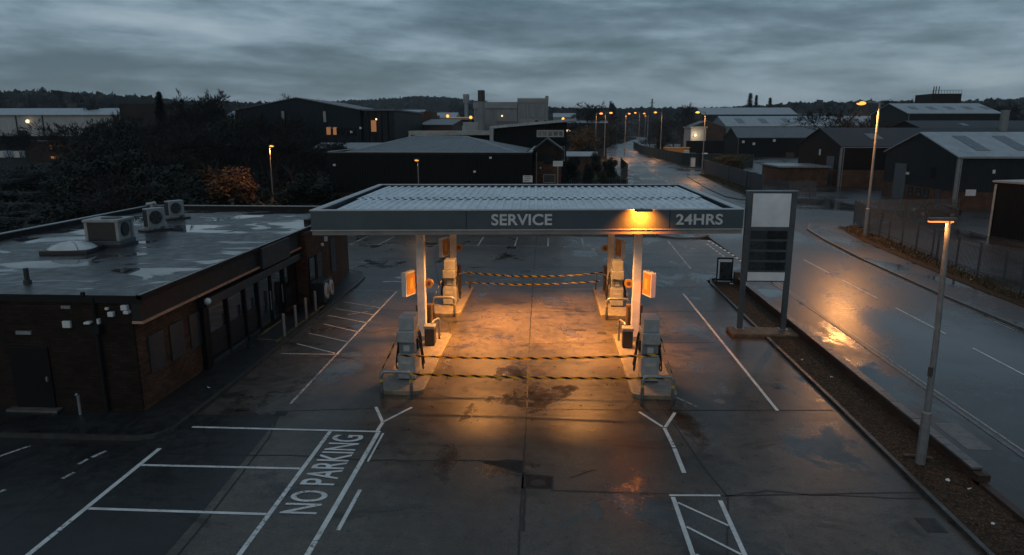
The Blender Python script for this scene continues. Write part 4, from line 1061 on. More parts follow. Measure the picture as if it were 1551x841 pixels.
# strip lamp by the near pavement
t = thing('strip_lamp', 'near grey lamp post with lit horizontal strip head in the planting strip', 'street lamp', (10.15, 17.75, 0))
MB().tube([(0, 0, .05), (0, 0, 1.55), (0, 0, 1.58), (-.02, 0, 3.5), (-.12, 0, 6.72)], [.125, .12, .085, .075, .06], 12).build('pole', 'lamp_pole', t, False)
MB().box(-.62, -.07, 6.72, .08, .07, 6.80).build('lamp_head', 'lamp_dark', t, False, bevel=.015)
MB().box(-.60, -.055, 6.685, -.02, .055, 6.718).build('lamp_strip', 'sodium_soft', t, False)
MB().box(-.13, -.085, 2.6, -.04, .0, 2.85).build('access_plate', 'lamp_dark', t, False)
light('AREA', (9.83, 17.75, 6.66), 30, ORANGE, t, .5, size_y=.1)
light('POINT', (9.90, 17.55, 6.45), 6, ORANGE, t, .06)

# ------------------------------------------------------------------ fences
def palisade(label, path, h, name='palisade_fence', mat='fence', spacing=.15, post=2.75):
    t = thing(name, label, 'fence', (path[0][0], path[0][1], 0)); m = MB(); rl = MB()
    acc = 0
    for (x0, y0), (x1, y1) in zip(path, path[1:]):
        L_ = math.hypot(x1-x0, y1-y0); d = Vector((x1-x0, y1-y0))/L_; nn = Vector((-d.y, d.x))
        k = 0.0
        while k < L_:
            p = Vector((x0, y0))+d*k; hw = spacing*.30
            q = [p-d*hw, p-d*hw*.2+nn*.02, p+d*hw]
            vs = [(a.x, a.y, .12) for a in q]+[(a.x, a.y, h-.12) for a in q]; tp = (p.x, p.y, h)
            m.add(vs+[tp], [(0, 1, 4, 3), (1, 2, 5, 4), (2, 0, 3, 5), (3, 4, 6), (4, 5, 6), (5, 3, 6)])
            k += spacing
        k = 0.0
        while k <= L_:
            p = Vector((x0, y0))+d*k+nn*.05
            MB().box(p.x-.05, p.y-.05, -.02, p.x+.05, p.y+.05, h-.05).build('post', mat, t); k += post
        for z in (.45, h-.45):
            a = Vector((x0, y0))+nn*.03; b = Vector((x1, y1))+nn*.03
            rl.tube([(a.x, a.y, z), (b.x, b.y, z)], .03, 4)
    m.build('pales', mat, t); rl.build('rails', mat, t)
    return t
palisade('grey steel palisade fence along the verge beside the tall street lamp', [(40, 69.5), (29.4, 67.9), (28.2, 62), (27.6, 57), (26.6, 48), (25.75, 38), (25.6, 26), (25.9, 18)], 2.3)
def board_fence(label, path, h, mat, name, post=3.0, off=.05):
    t = thing(name, label, 'fence', (path[0][0], path[0][1], 0)); m = MB()
    for (x0, y0), (x1, y1) in zip(path, path[1:]):
        L_ = math.hypot(x1-x0, y1-y0); d = Vector((x1-x0, y1-y0))/L_; nn = Vector((d.y, -d.x))*.04
        a, b = Vector((x0, y0)), Vector((x1, y1))
        m.prism([(a-nn)[:], (b-nn)[:], (b+nn)[:], (a+nn)[:]], .0, h)
        n = max(1, int(L_/post))
        for k in range(n+1):
            p = a+d*(L_*k/n); MB().box(p.x-.07, p.y-.07, 0, p.x+.07, p.y+.07, h+.08).build('post', 'fence', t)
    m.build('boards', mat, t); return t
board_fence('long grey close boarded fence at the road bend behind the totem', [(31.8, 146), (30.4, 120), (29.6, 106), (29.6, 98)], 2.7, 'fence_board', 'board_fence')
palisade('short palisade fence run behind the totem top beside the yard entrance', [(29.7, 97.8), (31.6, 93.2), (35, 93)], 2.3, spacing=.2)
board_fence('dark teal fence along the verge below the far street lamps', [(38.5, 330), (33.0, 262), (32.4, 215), (33.2, 178), (36, 170), (48, 168)], 3.0, 'fence_teal', 'teal_fence', post=6)
board_fence('black hoarding beside the left pavement just before the lamp post', [(11.2, 112), (14.6, 134), (16.4, 165)], 2.3, 'clad_black', 'hoarding', post=6)
f = palisade('thin dark railing along the grass plot left of the road', [(2.8, 101), (11.3, 102)], 1.8, name='railing', mat='black_edge', spacing=.28, post=3)
t = thing('site_cabinet', 'pale utility cabinet standing at the end of the teal fence', 'cabinet', (33.4, 166, 0))
MB().box(-.55, -.4, 0, .55, .4, 2.3).build('casing', 'ac_case', t, False, bevel=.03); MB().box(-.45, -.42, .2, .45, -.401, 2.1).build('door', 'sign_white', t, False)

# ------------------------------------------------------------------ background buildings
# black warehouse behind the canopy
B = thing('black_warehouse', 'long black warehouse with low hipped metal roof behind the canopy', 'warehouse', (-12.9, 84, 0))
x0, x1, y0, y1 = -23.6, -2.1, 72, 97
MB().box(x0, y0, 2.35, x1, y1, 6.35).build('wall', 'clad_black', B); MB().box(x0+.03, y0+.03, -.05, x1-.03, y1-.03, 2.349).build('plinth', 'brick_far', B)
m = MB(); m.box(x0-.08, y0-.08, 6.352, x1+.08, y0+.35, 6.56); m.box(x0-.08, y0+.351, 6.352, x0+.3, y1, 6.62); m.box(x1-.3, y0+.351, 6.352, x1+.08, y1, 6.62); m.build('parapet', 'black_edge', B)
m = MB(); m.box(x0-.1, y0-.1, 6.562, x1+.1, y0+.37, 6.60); m.box(x0-.1, y0+.38, 6.622, x0+.32, y1, 6.66); m.box(x1-.32, y0+.38, 6.622, x1+.1, y1, 6.66); m.build('coping', 'coping', B)
m = MB()
e = [(x0+.9, y0+.6, 6.36), (x1-.9, y0+.6, 6.36), (x1-.9, y1-.3, 6.36), (x0+.9, y1-.3, 6.36)]; ra, rb = (-16.6, 84.5, 8.15), (-10.4, 85.5, 8.05)
m.add(e+[ra, rb], [(0, 1, 5, 4), (1, 2, 5), (2, 3, 4, 5), (3, 0, 4)])
rf = m.build('roof', 'roof_mid', B)
m = MB().tube([ra, rb], .09, 6); m.tube([e[0], ra], .07, 6); m.tube([e[1], rb], .07, 6); m.build('ridge_cap', 'roof_pale', rf)
for px, py in ((507, 250), (743, 239), (719, 260)): x, z = XZ(px, py, 72); MB().box(x-.12, 71.8, z-.1, x+.12, 71.997, z+.1).build('wall_fitting', 'white_fit', B)
x, z = XZ(800, 271, 71.9)
sg = panel(B, 'name_board', 'sign_white', 'S', 71.995, x-.55, z-.36, x+.45, z+.34, .05)
m = MB()
for k, (a, b) in enumerate(((-.4, .25), (-.3, .3), (-.42, .1))): m.box(x+a, 71.93, z+.18-k*.2, x+b, 71.943, z+.24-k*.2)
m.build('text_lines', 'ac_dark', sg)
t = thing('post_sign', 'white panel on a thin post in front of the brick house', 'sign', (1.0, 74, 0))
x, z = XZ(845, 248, 74)
MB().tube([(x, 74, 0), (x, 74, z)], .05, 8).build('post', 'steel', t); pn = MB().box(x-.52, 73.9, z-.28, x+.52, 73.945, z+.28).build('panel', 'sign_white', t)
m = MB()
for k in range(2): m.box(x-.35, 73.885, z+.08-k*.14, x+.38, 73.897, z+.11-k*.14)
m.build('text_lines', 'dull_metal', pn)
# brick house with dark gable
H = thing('brick_house', 'narrow dark brick gabled house beside the black warehouse', 'house', (-.6, 83, 0))
m = MB(); m.extr([(-2.0, -.05), (1.15, -.05), (1.15, 6.6), (-.5, 7.75), (-2.0, 6.6)], 'y', 78, 90); m.build('wall', 'brick_dark', H)
MB().box(-1.99, 77.94, -.05, 1.1, 77.996, 5.4).build('front_brick', 'brick', H)
m = MB(); m.extr([(-2.25, 6.42), (-.5, 7.77), (-.5, 7.95), (-2.25, 6.6)], 'y', 77.7, 90.2); m.extr([(-.5, 7.77), (1.4, 6.42), (1.4, 6.6), (-.5, 7.95)], 'y', 77.7, 90.2); m.build('roof', 'roof_dark', H)
window(H, 'S', 77.94, -.9, 3.0, 1.35, .95, 'coping', 'board'); window(H, 'S', 77.94, -.9, 5.1, 1.3, .75, 'brick_dark', 'glass_dark')
MB().box(-1.3, 77.75, 4.6, -1.15, 77.93, 4.75).build('wall_fitting', 'white_fit', H)
MB().tube([(-1.7, 77.85, 6.4), (-1.7, 77.85, 0)], .06, 8).build('downpipe', 'dull_metal', H)
# mono-pitch office
O = thing('sloping_office', 'dark office block with single sloping pale roof and five-light window', 'office', (-4, 111, 0))
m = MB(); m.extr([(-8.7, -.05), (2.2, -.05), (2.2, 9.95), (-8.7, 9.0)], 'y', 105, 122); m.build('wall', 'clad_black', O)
m = MB(); m.extr([(-9.3, 8.98), (3.6, 10.12), (3.6, 10.5), (-9.3, 9.36)], 'y', 104.2, 122.4); m.build('roof', 'roof_pale', O)
MB().box(-9.3, 104.2, 6.2, -8.75, 105.2, 8.97).build('end_fin', 'coping', O)
window(O, 'S', 105, -2.3, 7.75, 4.1, 1.05, 'coping', 'glass_dark', mull=4)
window(O, 'S', 105, .9, 4.2, 1.1, 2.2, 'dull_metal', 'glass_dark', mull=0)
# flat roofed range
Fk = thing('flat_range', 'long low black range under a thick pale flat roof edge', 'building', (-16, 115, 0))
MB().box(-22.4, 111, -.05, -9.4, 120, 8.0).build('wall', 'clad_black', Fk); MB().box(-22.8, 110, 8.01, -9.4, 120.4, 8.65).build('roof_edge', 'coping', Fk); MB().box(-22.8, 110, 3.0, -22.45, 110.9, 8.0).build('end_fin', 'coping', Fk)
lb = MB().box(-11.5, 110.6, 6.6, -10.9, 110.98, 7.0).build('wall_light', 'white_fit', Fk)
# big navy shed on the left
N = shed('navy_shed', 'very large navy clad industrial shed left of the chimney plant', -60, -36, 130, 160, 12.4, 14.6, 'y', 'clad_navy', 'roof_mid', apex=.5)
m = MB().box(-36, 131, 0, -29.8, 160, 12.3); m.build('side_bay', 'clad_slate', N)
for k in range(5): MB().box(-36.0+1.24*k, 130.85, 0, -35.85+1.24*k, 130.995, 12.3).build('pilaster', 'clad_black', N)
MB().box(-36.3, 130.5, 12.31, -29.5, 160, 12.6).build('bay_roof', 'roof_mid', N)
x, z = XZ(567, 198, 131)
MB().box(x-.5, 130.7, z-.2, x+.45, 130.84, z+1.9).build('lit_doorway', 'warm_window', N); lamp_blob(N, (x+.55, 130.6, z+2.1), .16)
for px in (497, 507): x, z = XZ(px, 199, 130); window(N, 'S', 130, x-.35, z-.7, .9, 1.5, 'frame_black', 'warm_window')
x, z = XZ(524, 200, 130); window(N, 'S', 130, x-1.8, z-.8, 4, 1.6, 'frame_black', 'glass_dark', mull=5)
for px, py in ((532, 200), (546, 194), (500, 194)): x, z = XZ(px, py, 129.8); MB().box(x-.18, 129.7, z-.2, x+.18, 129.97, z+.2).build('wall_fitting', 'white_fit', N)
x, z = XZ(492, 172, 129.9); MB().box(x-.25, 129.6, z-1.6, x+.25, 129.97, z+.4).build('flue_box', 'dull_metal', N)
x, z = XZ(429, 172, 129.9); MB().box(x-.25, 129.6, z-1.6, x+.25, 129.97, z+.4).build('flue_box', 'dull_metal', N)
shed('low_pale_shed', 'low pale roofed shed in front of the large navy shed', -41, -24, 118, 127, 5.6, 6.4, 'x', 'clad_grey', 'roof_pale')
t = shed('brick_works', 'dark red brick works with pale lean-to roof beside the navy shed', -30.5, -23, 160, 178, 9.8, 11.2, 'x', 'brick_far', 'roof_mid', apex=.95, down=False, gutter=False)
t = thing('brick_tower', 'tall dark red brick block with flat top right of the navy shed', 'building', (-34, 185, 0))
MB().box(-40, 180, 0, -31.4, 195, 12.6).build('wall', 'rust', t); MB().box(-34.0, 179.9, 0, -31.3, 190, 13.3).build('stair_block', 'brick_far', t); MB().box(-40.2, 179.8, 12.61, -34.01, 195.2, 12.8).build('roof', 'roof_dark', t)
t = thing('pale_depot', 'far pale depot with a strip of bright lights under the hill', 'depot', (-45, 300, 0))
MB().box(-62, 300, 0, -36, 320, 13.3).build('wall', 'clad_white', t); MB().box(-62.5, 299.5, 13.31, -35.5, 320.5, 13.8).build('roof', 'roof_pale', t)
# far shed with a lit loading strip
t = thing('loading_dock', 'dark loading dock with a bright row of lamps left of the chimney', 'loading bay', (-50, 285, 0))
x0_, z_ = XZ(676, 178, 280); x1_, _ = XZ(716, 178, 280)
MB().box(x0_-3, 281, 0, x1_+1, 290, 12.5).build('wall', 'clad_black', t)
MB().box(x0_, 280.6, z_-.25, x1_, 280.95, z_+.12).build('light_strip', 'warm_window', t)
for px, py in ((661, 176), (678, 176), (680, 186), (713, 178)): x, z = XZ(px, py, 278); lamp_blob(t, (x, 278, z), .6, 'far_sodium', 'flood_lamp'); MB().tube([(x, 278.3, 0), (x, 278.3, z)], .12, 6).build('lamp_mast', 'lamp_pole', t)
# plant with chimney
P_ = thing('grey_plant', 'grey industrial plant hall with taller panelled block', 'factory', (-15, 268, 0))
MB().box(-29, 260, 0, -13, 285, 16.3).build('hall', 'clad_grey', P_); MB().box(-29.3, 259.6, 16.31, -12.9, 285, 18.6).build('hall_roof', 'concrete_far', P_)
MB().box(-12.8, 260.5, 0, -1.6, 284, 19.2).build('tall_block', 'concrete_far', P_)
m = MB(); m.box(-12.9, 260.2, 18.4, -1.5, 260.49, 19.9); m.box(-2.6, 260.1, 19.0, -1.4, 262, 20.8)
for k in range(4): xx = -12.8+3.5*k; m.box(xx, 260.2, 8, xx+.45, 260.49, 18.39)
for k in range(12): m.box(-12.7+.95*k, 260.3, 19.91, -12.4+.95*k, 260.6, 20.2)
m.build('cornice', 'concrete_far', P_)
for k in (0, 1, 2): MB().box(-11.9+3.5*k, 260.3, 13.0, -9.5+3.5*k, 260.49, 17.9).build('wall_panel', 'clad_grey', P_)
for k in (1.75, 2.7): MB().box(-12.4+3.5*k, 260.2, 9, -11.3+3.5*k, 260.49, 12.0).build('doorway', 'ac_dark', P_)
m = MB()
for k in range(9): m.box(-20.6+.9*k, 259.2, 8.5, -20.4+.9*k, 259.4, 12)
m.box(-20.7, 259.1, 11.8, -13, 259.5, 12.1); m.build('gantry', 'dull_metal', P_)
lamp_blob(P_, (-18.5, 259, 13.6), .3)
for k in range(4): MB().box(-28.9+3.9*k, 259.8, 2, -28.6+3.9*k, 259.99, 16.3).build('pilaster', 'dull_metal', P_)
tag(MB().box(-33.5, 250, 0, -25.5, 256, 11.3).build('flat_tank_house', 'clad_white'), 'small pale block at the foot of the dark chimney', 'building')
t = thing('chimney_stack', 'tall slim grey chimney with black top before the plant', 'chimney', (-25.7, 254, 0))
x, z = XZ(729, 137, 248)
MB().tube([(x, 248, 0), (x, 248, z*.83)], [1.25, 1.15], 16).build('shaft', 'chimney', t); MB().tube([(x, 248, z*.8301), (x, 248, z)], [1.3, 1.25], 16).build('black_top', 'ac_dark', t)
# pale roofs right of the plant
t = shed('low_depot', 'low lit depot with bright eaves strip left of the road trees', 2, 26, 330, 345, 11.6, 12.6, 'x', 'clad_slate', 'roof_pale', gutter=False, down=False)
x0_, z_ = XZ(862, 196, 318); MB().box(3.5, 329.6, 7.6, 12, 329.97, 8.6).build('light_strip', 'warm_white', t); lamp_blob(t, XZ(853, 171, 329)[0:1]+(329, 13.5), .6, 'far_sodium', 'flood_lamp')
t = shed('yard_office', 'small pale roofed brick office behind the lawn', 3.2, 9.8, 150, 158, 3.2, 3.9, 'x', 'brick_far', 'roof_pale', cat='office')
# left white warehouse
Lw = thing('white_warehouse', 'long pale warehouse with shining roof at the far left', 'warehouse', (-235, 290, 0))
MB().box(-330, 280, 6.0, -181, 320, 14.5).build('wall', 'clad_white', Lw); MB().box(-330, 280.05, 0, -181.05, 320, 5.99).build('dark_base', 'clad_black', Lw)
m = MB(); m.extr([(279, 14.4), (305, 17.8), (305, 18.0), (279, 14.7)], 'x', -330, -179); m.build('roof', 'roof_pale', Lw)
for px in (26, 66): x, z = XZ(px, 190, 280); MB().tube([(x, 279.8, 5.9), (x, 279.8, 14.4)], .25, 6).build('downpipe', 'ac_dark', Lw)
x, z = XZ(41, 184, 278.5); lamp_blob(Lw, (x, 278.8, z), .75, 'warm_white')
tag(MB().box(*(XZ(185, 200, 240)[0], 240, 0, XZ(262, 200, 240)[0], 255, 17.6)).build('dark_block', 'brick_dark'), 'flat dark block behind the trees right of the white warehouse', 'building')
t = shed('small_white_shed', 'small white roofed shed glimpsed between the trees', XZ(343, 170, 200)[0], XZ(378, 170, 200)[0], 200, 210, 12.6, 14.0, 'x', 'clad_white', 'roof_pale', gutter=False, down=False)
t = thing('lit_lodge', 'small dark lodge with glowing orange windows among left trees', 'house', (-128, 190, 0))
x, z = XZ(82, 232, 190); MB().box(x-9, 190.4, 0, x+9, 196, 5.2).build('wall', 'brick_dark', t); MB().box(x-9.6, 189.8, 5.21, x+9.6, 196.5, 5.6).build('roof', 'roof_dark', t)
for px, py, wd, hh in ((76, 224, .7, 1.5), (88, 221, 1.4, .5), (94, 222, .9, .8)):
    xx, zz_ = XZ(px, py, 190); window(t, 'S', 190.4, xx-wd/2, zz_-hh/2, wd, hh, 'frame_black', 'warm_window')
xx, zz_ = XZ(83, 239, 190); MB().box(xx-1.2, 190.1, zz_-.4, xx+1.0, 190.38, zz_+.4).build('lit_doorway', 'warm_window', t)
light('POINT', (xx, 187, 3.5), 120, ORANGE, t, .3)
# right hand sheds
def xw(px, Y): return XZ(px, 200, Y)[0]
Dd = shed('right_shed', 'big slate shed with pale ribbed roof and brick base at the right', 45.4, 82, 80, 97, 5.9, 8.45, 'x', 'clad_slate', 'roof_pale', plinth='brick_far', plinth_h=2.0, skylights=8, sk_len=.62, sk_w=1.5)
window(Dd, 'W', 45.4, 84.3, 3.1, .9, 1.4, 'frame_black', 'glass_dark')
for y in (85.2, 87.0, 88.9): window(Dd, 'W', 45.37, y, .75, 1.0, 1.1, 'frame_black', 'glass_dark')
panel(Dd, 'side_door', 'board', 'W', 45.37, 82.6, 0, 83.6, 2.05, .05)
panel(Dd, 'roller_door', 'door_grey', 'W', 45.37, 91.0, 0, 94.0, 4.6, .06); panel(Dd, 'roller_door', 'door_grey', 'S', 79.97, 54.2, 0, 58.5, 4.0, .06)
MB().box(45.2, 79.7, 0, 45.5, 79.96, 5.7).build('corner_post', 'dull_metal', Dd); MB().box(45.1, 90.3, 3.3, 45.39, 90.6, 3.6).build('wall_fitting', 'white_fit', Dd)
panel(Dd, 'notice_board', 'sign_white', 'S', 79.97, 46.6, 1.6, 47.7, 2.3, .05); panel(Dd, 'wall_fitting', 'white_fit', 'S', 80, 49.2, 4.1, 49.45, 4.5, .12)
Cc = shed('brown_shed', 'dark gabled shed with brown brick base behind the tall street lamp', 45.6, 84, 112, 131, 6.2, 9.0, 'x', 'clad_black', 'roof_dark', plinth='brick_far', plinth_h=2.6, skylights=4, sk_len=.3, sk_w=2.0)
panel(Cc, 'roller_door', 'door_grey', 'W', 45.57, 114.5, 0, 117.5, 4.6, .06); panel(Cc, 'wall_fitting', 'white_fit', 'W', 45.6, 120.5, 4.6, 121, 5.6, .12); window(Cc, 'W', 45.57, 122.5, 2.2, 1.4, 1.6, 'frame_black', 'glass_dark')
MB().box(45.3, 111.6, 0, 45.58, 111.96, 6.0).build('corner_post', 'dull_metal', Cc)
Bb = shed('black_shed', 'low black shed with grey roof in front of the pale gabled hall', 60, 118, 229, 246, 6.2, 9.3, 'x', 'clad_black', 'roof_mid', gutter=True)
for px, py in ((1126, 215), (1142, 218), (1173, 213)): x, z = XZ(px, py, 228.6); MB().box(x-.35, 228.5, z-.4, x+.35, 228.95, z+.4).build('wall_fitting', 'white_fit', Bb)
x, z = XZ(1197, 237, 228); MB().box(x-1.3, 228.3, z-1.6, x+1.3, 228.9, z+1.2).build('store_box', 'rust', Bb)
Aa = shed('pale_hall', 'pale gabled hall with row of skylights on its white roof', 78, 172, 318, 352, 10.0, 14.6, 'x', 'clad_grey', 'roof_pale', plinth='brick_far', plinth_h=3.2, skylights=9, sk_len=.5, sk_w=3.2)
panel(Aa, 'tall_door', 'ac_dark', 'W', 77.97, 330, 0, 334, 8.0, .1)
t = shed('brick_annex', 'brick annex with sloping roof left of the pale gabled hall', 62, 77, 318, 335, 9.6, 12.4, 'y', 'brick_far', 'roof_mid', cat='building')
t = thing('lit_annex', 'small white annex with a glowing wall lamp beside the pale hall', 'building', (72, 305, 0))
x0_, z0_ = XZ(1047, 190, 300); x1_, _ = XZ(1070, 190, 300)
MB().box(x0_, 300, 0, x1_, 315, 9.2).build('wall', 'clad_white', t); MB().box(x0_-.6, 299.2, 9.21, x1_+.4, 315.4, 9.9).build('roof', 'roof_pale', t)
x, z = XZ(1053, 205, 299.2); lamp_blob(t, (x, 299.3, z), .55); light('POINT', (x, 297.5, z), 500, (1, .7, .4), t, .3)
t = thing('yard_wall', 'dark screen wall below the brick annex and lit lamp', 'wall', (66, 260, 0)); MB().box(50, 262, 0, 76, 262.6, 4.6).build('boards', 'clad_black', t)
shed('long_far_roof', 'very long low pale roof beyond the gabled hall', xw(1062, 430), xw(1205, 430), 430, 460, 17.3, 21.6, 'x', 'clad_slate', 'roof_pale', gutter=False, down=False)
Ee = shed('upper_shed', 'pale roofed dark shed on the skyline right of the tall street lamp', xw(1372, 205), xw(1512, 205), 205, 228, 13.2, 16.2, 'x', 'clad_slate', 'roof_pale', skylights=5, sk_len=.3, sk_w=2.0)
tt = thing('tank_tower', 'square dark tank tower with railings on the right skyline', 'tower', (xw(1434, 262), 262, 0))
x0_, z0_ = XZ(1413, 142, 260); x1_, _ = XZ(1457, 142, 260)
MB().box(x0_, 260, 0, x1_, 272, z0_).build('wall', 'brick_dark', tt)
m = MB()
for k in range(11): xx = x0_+(x1_-x0_)*k/10; m.tube([(xx, 260.2, z0_), (xx, 260.2, z0_+1.3)], .07, 4)
m.tube([(x0_, 260.2, z0_+1.2), (x1_, 260.2, z0_+1.2)], .06, 4); m.build('railing', 'ac_dark', tt)
for k in (.12, .2, .3): MB().tube([(x0_+(x1_-x0_)*k, 262, z0_), (x0_+(x1_-x0_)*k, 262, z0_+2.6)], .16, 6).build('aerial', 'ac_dark', tt)
t = thing('steel_flue', 'stubby grey steel flue above the right shed roof', 'chimney', (xw(1523, 120), 120, 0))
x, z = XZ(1523, 169, 120); MB().tube([(x, 120, 0), (x, 120, z)], .62, 14).build('shaft', 'chimney', t); MB().tube([(x, 120, z+.002), (x, 120, z+.2)], .68, 14).build('rim', 'dull_metal', t)
shed('dark_back_shed', 'dark low roof behind the right shed beside the flue', xw(1400, 135), xw(1640, 135), 135, 150, 8.8, 10.4, 'x', 'clad_black', 'roof_dark', skylights=2, sk_len=.3)
t = thing('flat_store', 'small brick store with flat white roof behind the board fence', 'building', (40.5, 116, 0))
MB().box(36.5, 113, 0, 44.2, 122, 2.9).build('wall', 'brick_far', t); MB().box(36.2, 112.6, 2.91, 44.5, 122.4, 3.15).build('roof', 'coping', t)
t = thing('black_container', 'tall black container cabin cut by the right frame edge', 'container', (42, 58, 0))
MB().prism([(37.6, 60.5), (40.9, 52), (50, 55), (47, 63.8)], -.02, 4.55).build('body', 'clad_black', t); MB().prism([(37.4, 60.6), (40.8, 51.8), (50.3, 54.9), (47.2, 64)], 4.56, 4.72).build('roof', 'coping', t)
MB().tube([(37.55, 60.3, 0), (37.55, 60.3, 4.4)], .1, 8).build('downpipe', 'steel', t); MB().tube([(40.0, 53.6, .6), (40.0, 53.6, 3.4)], .2, 10).build('gas_bottle', 'ac_dark', t)
# random low units on the skyline, each with its own shape
rr_ = random.Random(11)
FARU = [('grey flat warehouse on the skyline left of the poplars', 1062, 1130, 175, 620, 'clad_grey', 'roof_pale'), ('white sided warehouse below the skyline right of the poplars', 1200, 1240, 182, 520, 'clad_white', 'roof_pale'),
        ('dark roofed warehouse on the skyline near the tall lamp', 1208, 1262, 176, 560, 'clad_slate', 'roof_dark'), ('pale low depot under the wooded hill', 645, 690, 176, 420, 'clad_white', 'roof_pale'),
        ('pale distant warehouse right of the chimney plant', 838, 872, 176, 520, 'clad_grey', 'roof_pale'), ('distant brown roofed unit below the wooded hill', 598, 640, 171, 480, 'brick_far', 'roof_pale')]
for l, a, b, py, Y, wm, rm in FARU:
    xa, z = XZ(a, py, Y); xb, _ = XZ(b, py, Y); shed('far_warehouse', l, xa, xb, Y, Y+25, z-.8, z+2.2, 'x', wm, rm, gutter=False, down=False)
# parked vehicles
def vehicle(label, x, y, rz, L_=4.2, w_=1.75, h=1.45, mat='car', van=False, z=.0, name='parked_car', group='parked vehicles'):
    t = thing(name, label, 'van' if van else 'car', (x, y, z), rz, group); hl, hw = L_/2, w_/2
    if van: lo = [(-hl, .35), (hl, .35), (hl, .95), (hl*.82, 1.1), (hl*.58, h-.05), (hl*.5, h), (-hl, h)]
    else: lo = [(-hl, .32), (hl, .32), (hl, .72), (hl*.93, .82), (hl*.45, .95), (hl*.08, h-.06), (-hl*.05, h), (-hl*.5, h-.02), (-hl*.86, 1.0), (-hl, .92)]
    m = MB(); n = len(lo)
    vs = []
    for yv, k in ((-hw, 0), (hw, 1)):
        for px, pz in lo:
            ins = .16 if pz > 1.0 else 0
            vs.append((px, yv*(1-ins), pz))
    m.add(vs, [tuple(range(n-1, -1, -1))[::-1], tuple(range(n, 2*n))[::-1]] + [(i, i+n, (i+1) % n+n, (i+1) % n) for i in range(n)])
    m.build('body', mat, t, False, bevel=.05)
    if not van:
        m = MB()
        for yv in (-1, 1): m.add([(hl*.36, yv*hw*.90, .98), (hl*.05, yv*hw*.852, h-.1), (-hl*.48, yv*hw*.852, h-.1), (-hl*.76, yv*hw*.90, 1.0)], [(0, 1, 2, 3)])
        m.add([(hl*.44, -hw*.78, .985), (hl*.44, hw*.78, .985), (hl*.11, hw*.74, h-.09), (hl*.11, -hw*.74, h-.09)], [(0, 1, 2, 3)])
        for v in range(8, 12): pass
        o = m.build('windows', 'glass_dark', t, False); sdm = o.modifiers.new('t', 'SOLIDIFY'); sdm.thickness = .03; sdm.offset = 1
    else:
        m = MB(); m.add([(hl*.81+.02, -hw*.8, 1.13), (hl*.81+.02, hw*.8, 1.13), (hl*.6+.03, hw*.72, h-.12), (hl*.6+.03, -hw*.72, h-.12)], [(0, 1, 2, 3)])
        o = m.build('windscreen', 'glass_dark', t, False); sdm = o.modifiers.new('t', 'SOLIDIFY'); sdm.thickness = .03; sdm.offset = 1
    for sx in (-.62, .62):
        for sy in (-1, 1):
            wl = MB().tube([(sx*hl, sy*(hw-.2), .32), (sx*hl, sy*(hw+.02), .32)], .32, 16).build('wheel', 'tyre', t, False)
            MB().tube([(sx*hl, sy*(hw+.021), .32), (sx*hl, sy*(hw+.03), .32)], .19, 12).build('rim', 'steel', wl, False)
    for sy in (-.7, .7):
        MB().box(hl-.06, sy*hw-.16, .58, hl+.015, sy*hw+.16, .72).build('headlight', 'screen', t, False)
        MB().box(-hl-.015, sy*hw-.14, .66, -hl+.05, sy*hw+.14, .82).build('tail_light', 'rust', t, False)
    return t
vehicle('dark car parked in the yard behind the palisade fence', 40.2, 73.6, rad(160))
vans = [(1040, 229, 'car_white', True, 'white van in the yard left of the pale utility lamp'), (1050, 228, 'car', False, 'dark car among the yard vehicles below the brick annex'), (1068, 226, 'car_white', False, 'pale car at the right end of the yard vehicles')]
for px, py, mt, vn, l in vans:
    x, z = XZ(px, py, 225); vehicle(l, x, 225, rad(80), 5.0 if vn else 4.2, 1.9, 2.2 if vn else 1.45, mt, vn, name='parked_van' if vn else 'parked_car')
for k, px in enumerate((12, 34, 56, 118)):
    x, z = XZ(px, 240, 205)
    vehicle(['white van in the far left yard nearest the frame edge', 'second white van from the left in the far yard', 'white van just left of the lit lodge', 'white van just right of the lit lodge'][k], x, 205, rad(90+10*k), 5.2, 2.0, 2.3, 'car_white', True, name='parked_van')
vehicle('pale car at the edge of the trees below the navy shed', *XZ(500, 214, 112)[0:1], 112, rad(20), mat='car_white')
# floodlit clutter in the right yard
t = thing('lit_skip', 'yellow skip glowing in the yard behind the teal fence', 'skip', (58, 240, 0))
x, z = XZ(1025, 224, 240); MB().extr([(x-3, .3), (x+3.2, .3), (x+4.2, 2.6), (x-4.0, 2.6)], 'y', 239, 242).build('body', 'orange_lit_face', t); MB().box(x-4.2, 238.8, 2.61, x+4.4, 242.2, 2.8).build('rim', 'hoop_band', t)
light('POINT', (x, 234, 5), 110, (1, .6, .2), t, .3)
# aerial masts on the horizon
for l, px, py, Y in (('lattice pylon mast on the skyline above the road bend', 988, 150, 700), ('thin mast on the wooded hill', 606, 146, 900)):
    x, z = XZ(px, py, Y); t = thing('pylon', l, 'pylon', (x, Y, 0)); m = MB(); hw = 1.6
    for sx in (-1, 1): m.tube([(x+sx*hw, Y, 0), (x+sx*.3, Y, z)], .32, 4)
    for k in range(9): a = k/9; m.tube([(x-hw*(1-a), Y, z*a), (x+hw*(1-a), Y, z*(a+.09))], .18, 4)
    m.tube([(x-2.6, Y, z*.9), (x+2.6, Y, z*.9)], .2, 4); m.build('lattice', 'ac_dark', t)
x, z = XZ(706, 143, 800); t = thing('water_tower', 'slim far tower with a wider head left of the chimney', 'tower', (x, 800, 0)); MB().tube([(x, 800, 0), (x, 800, z*.8)], 2.2, 10).build('shaft', 'concrete_far', t); MB().tube([(x, 800, z*.8), (x, 800, z)], [3.6, 3.6], 12).build('head', 'concrete_far', t)

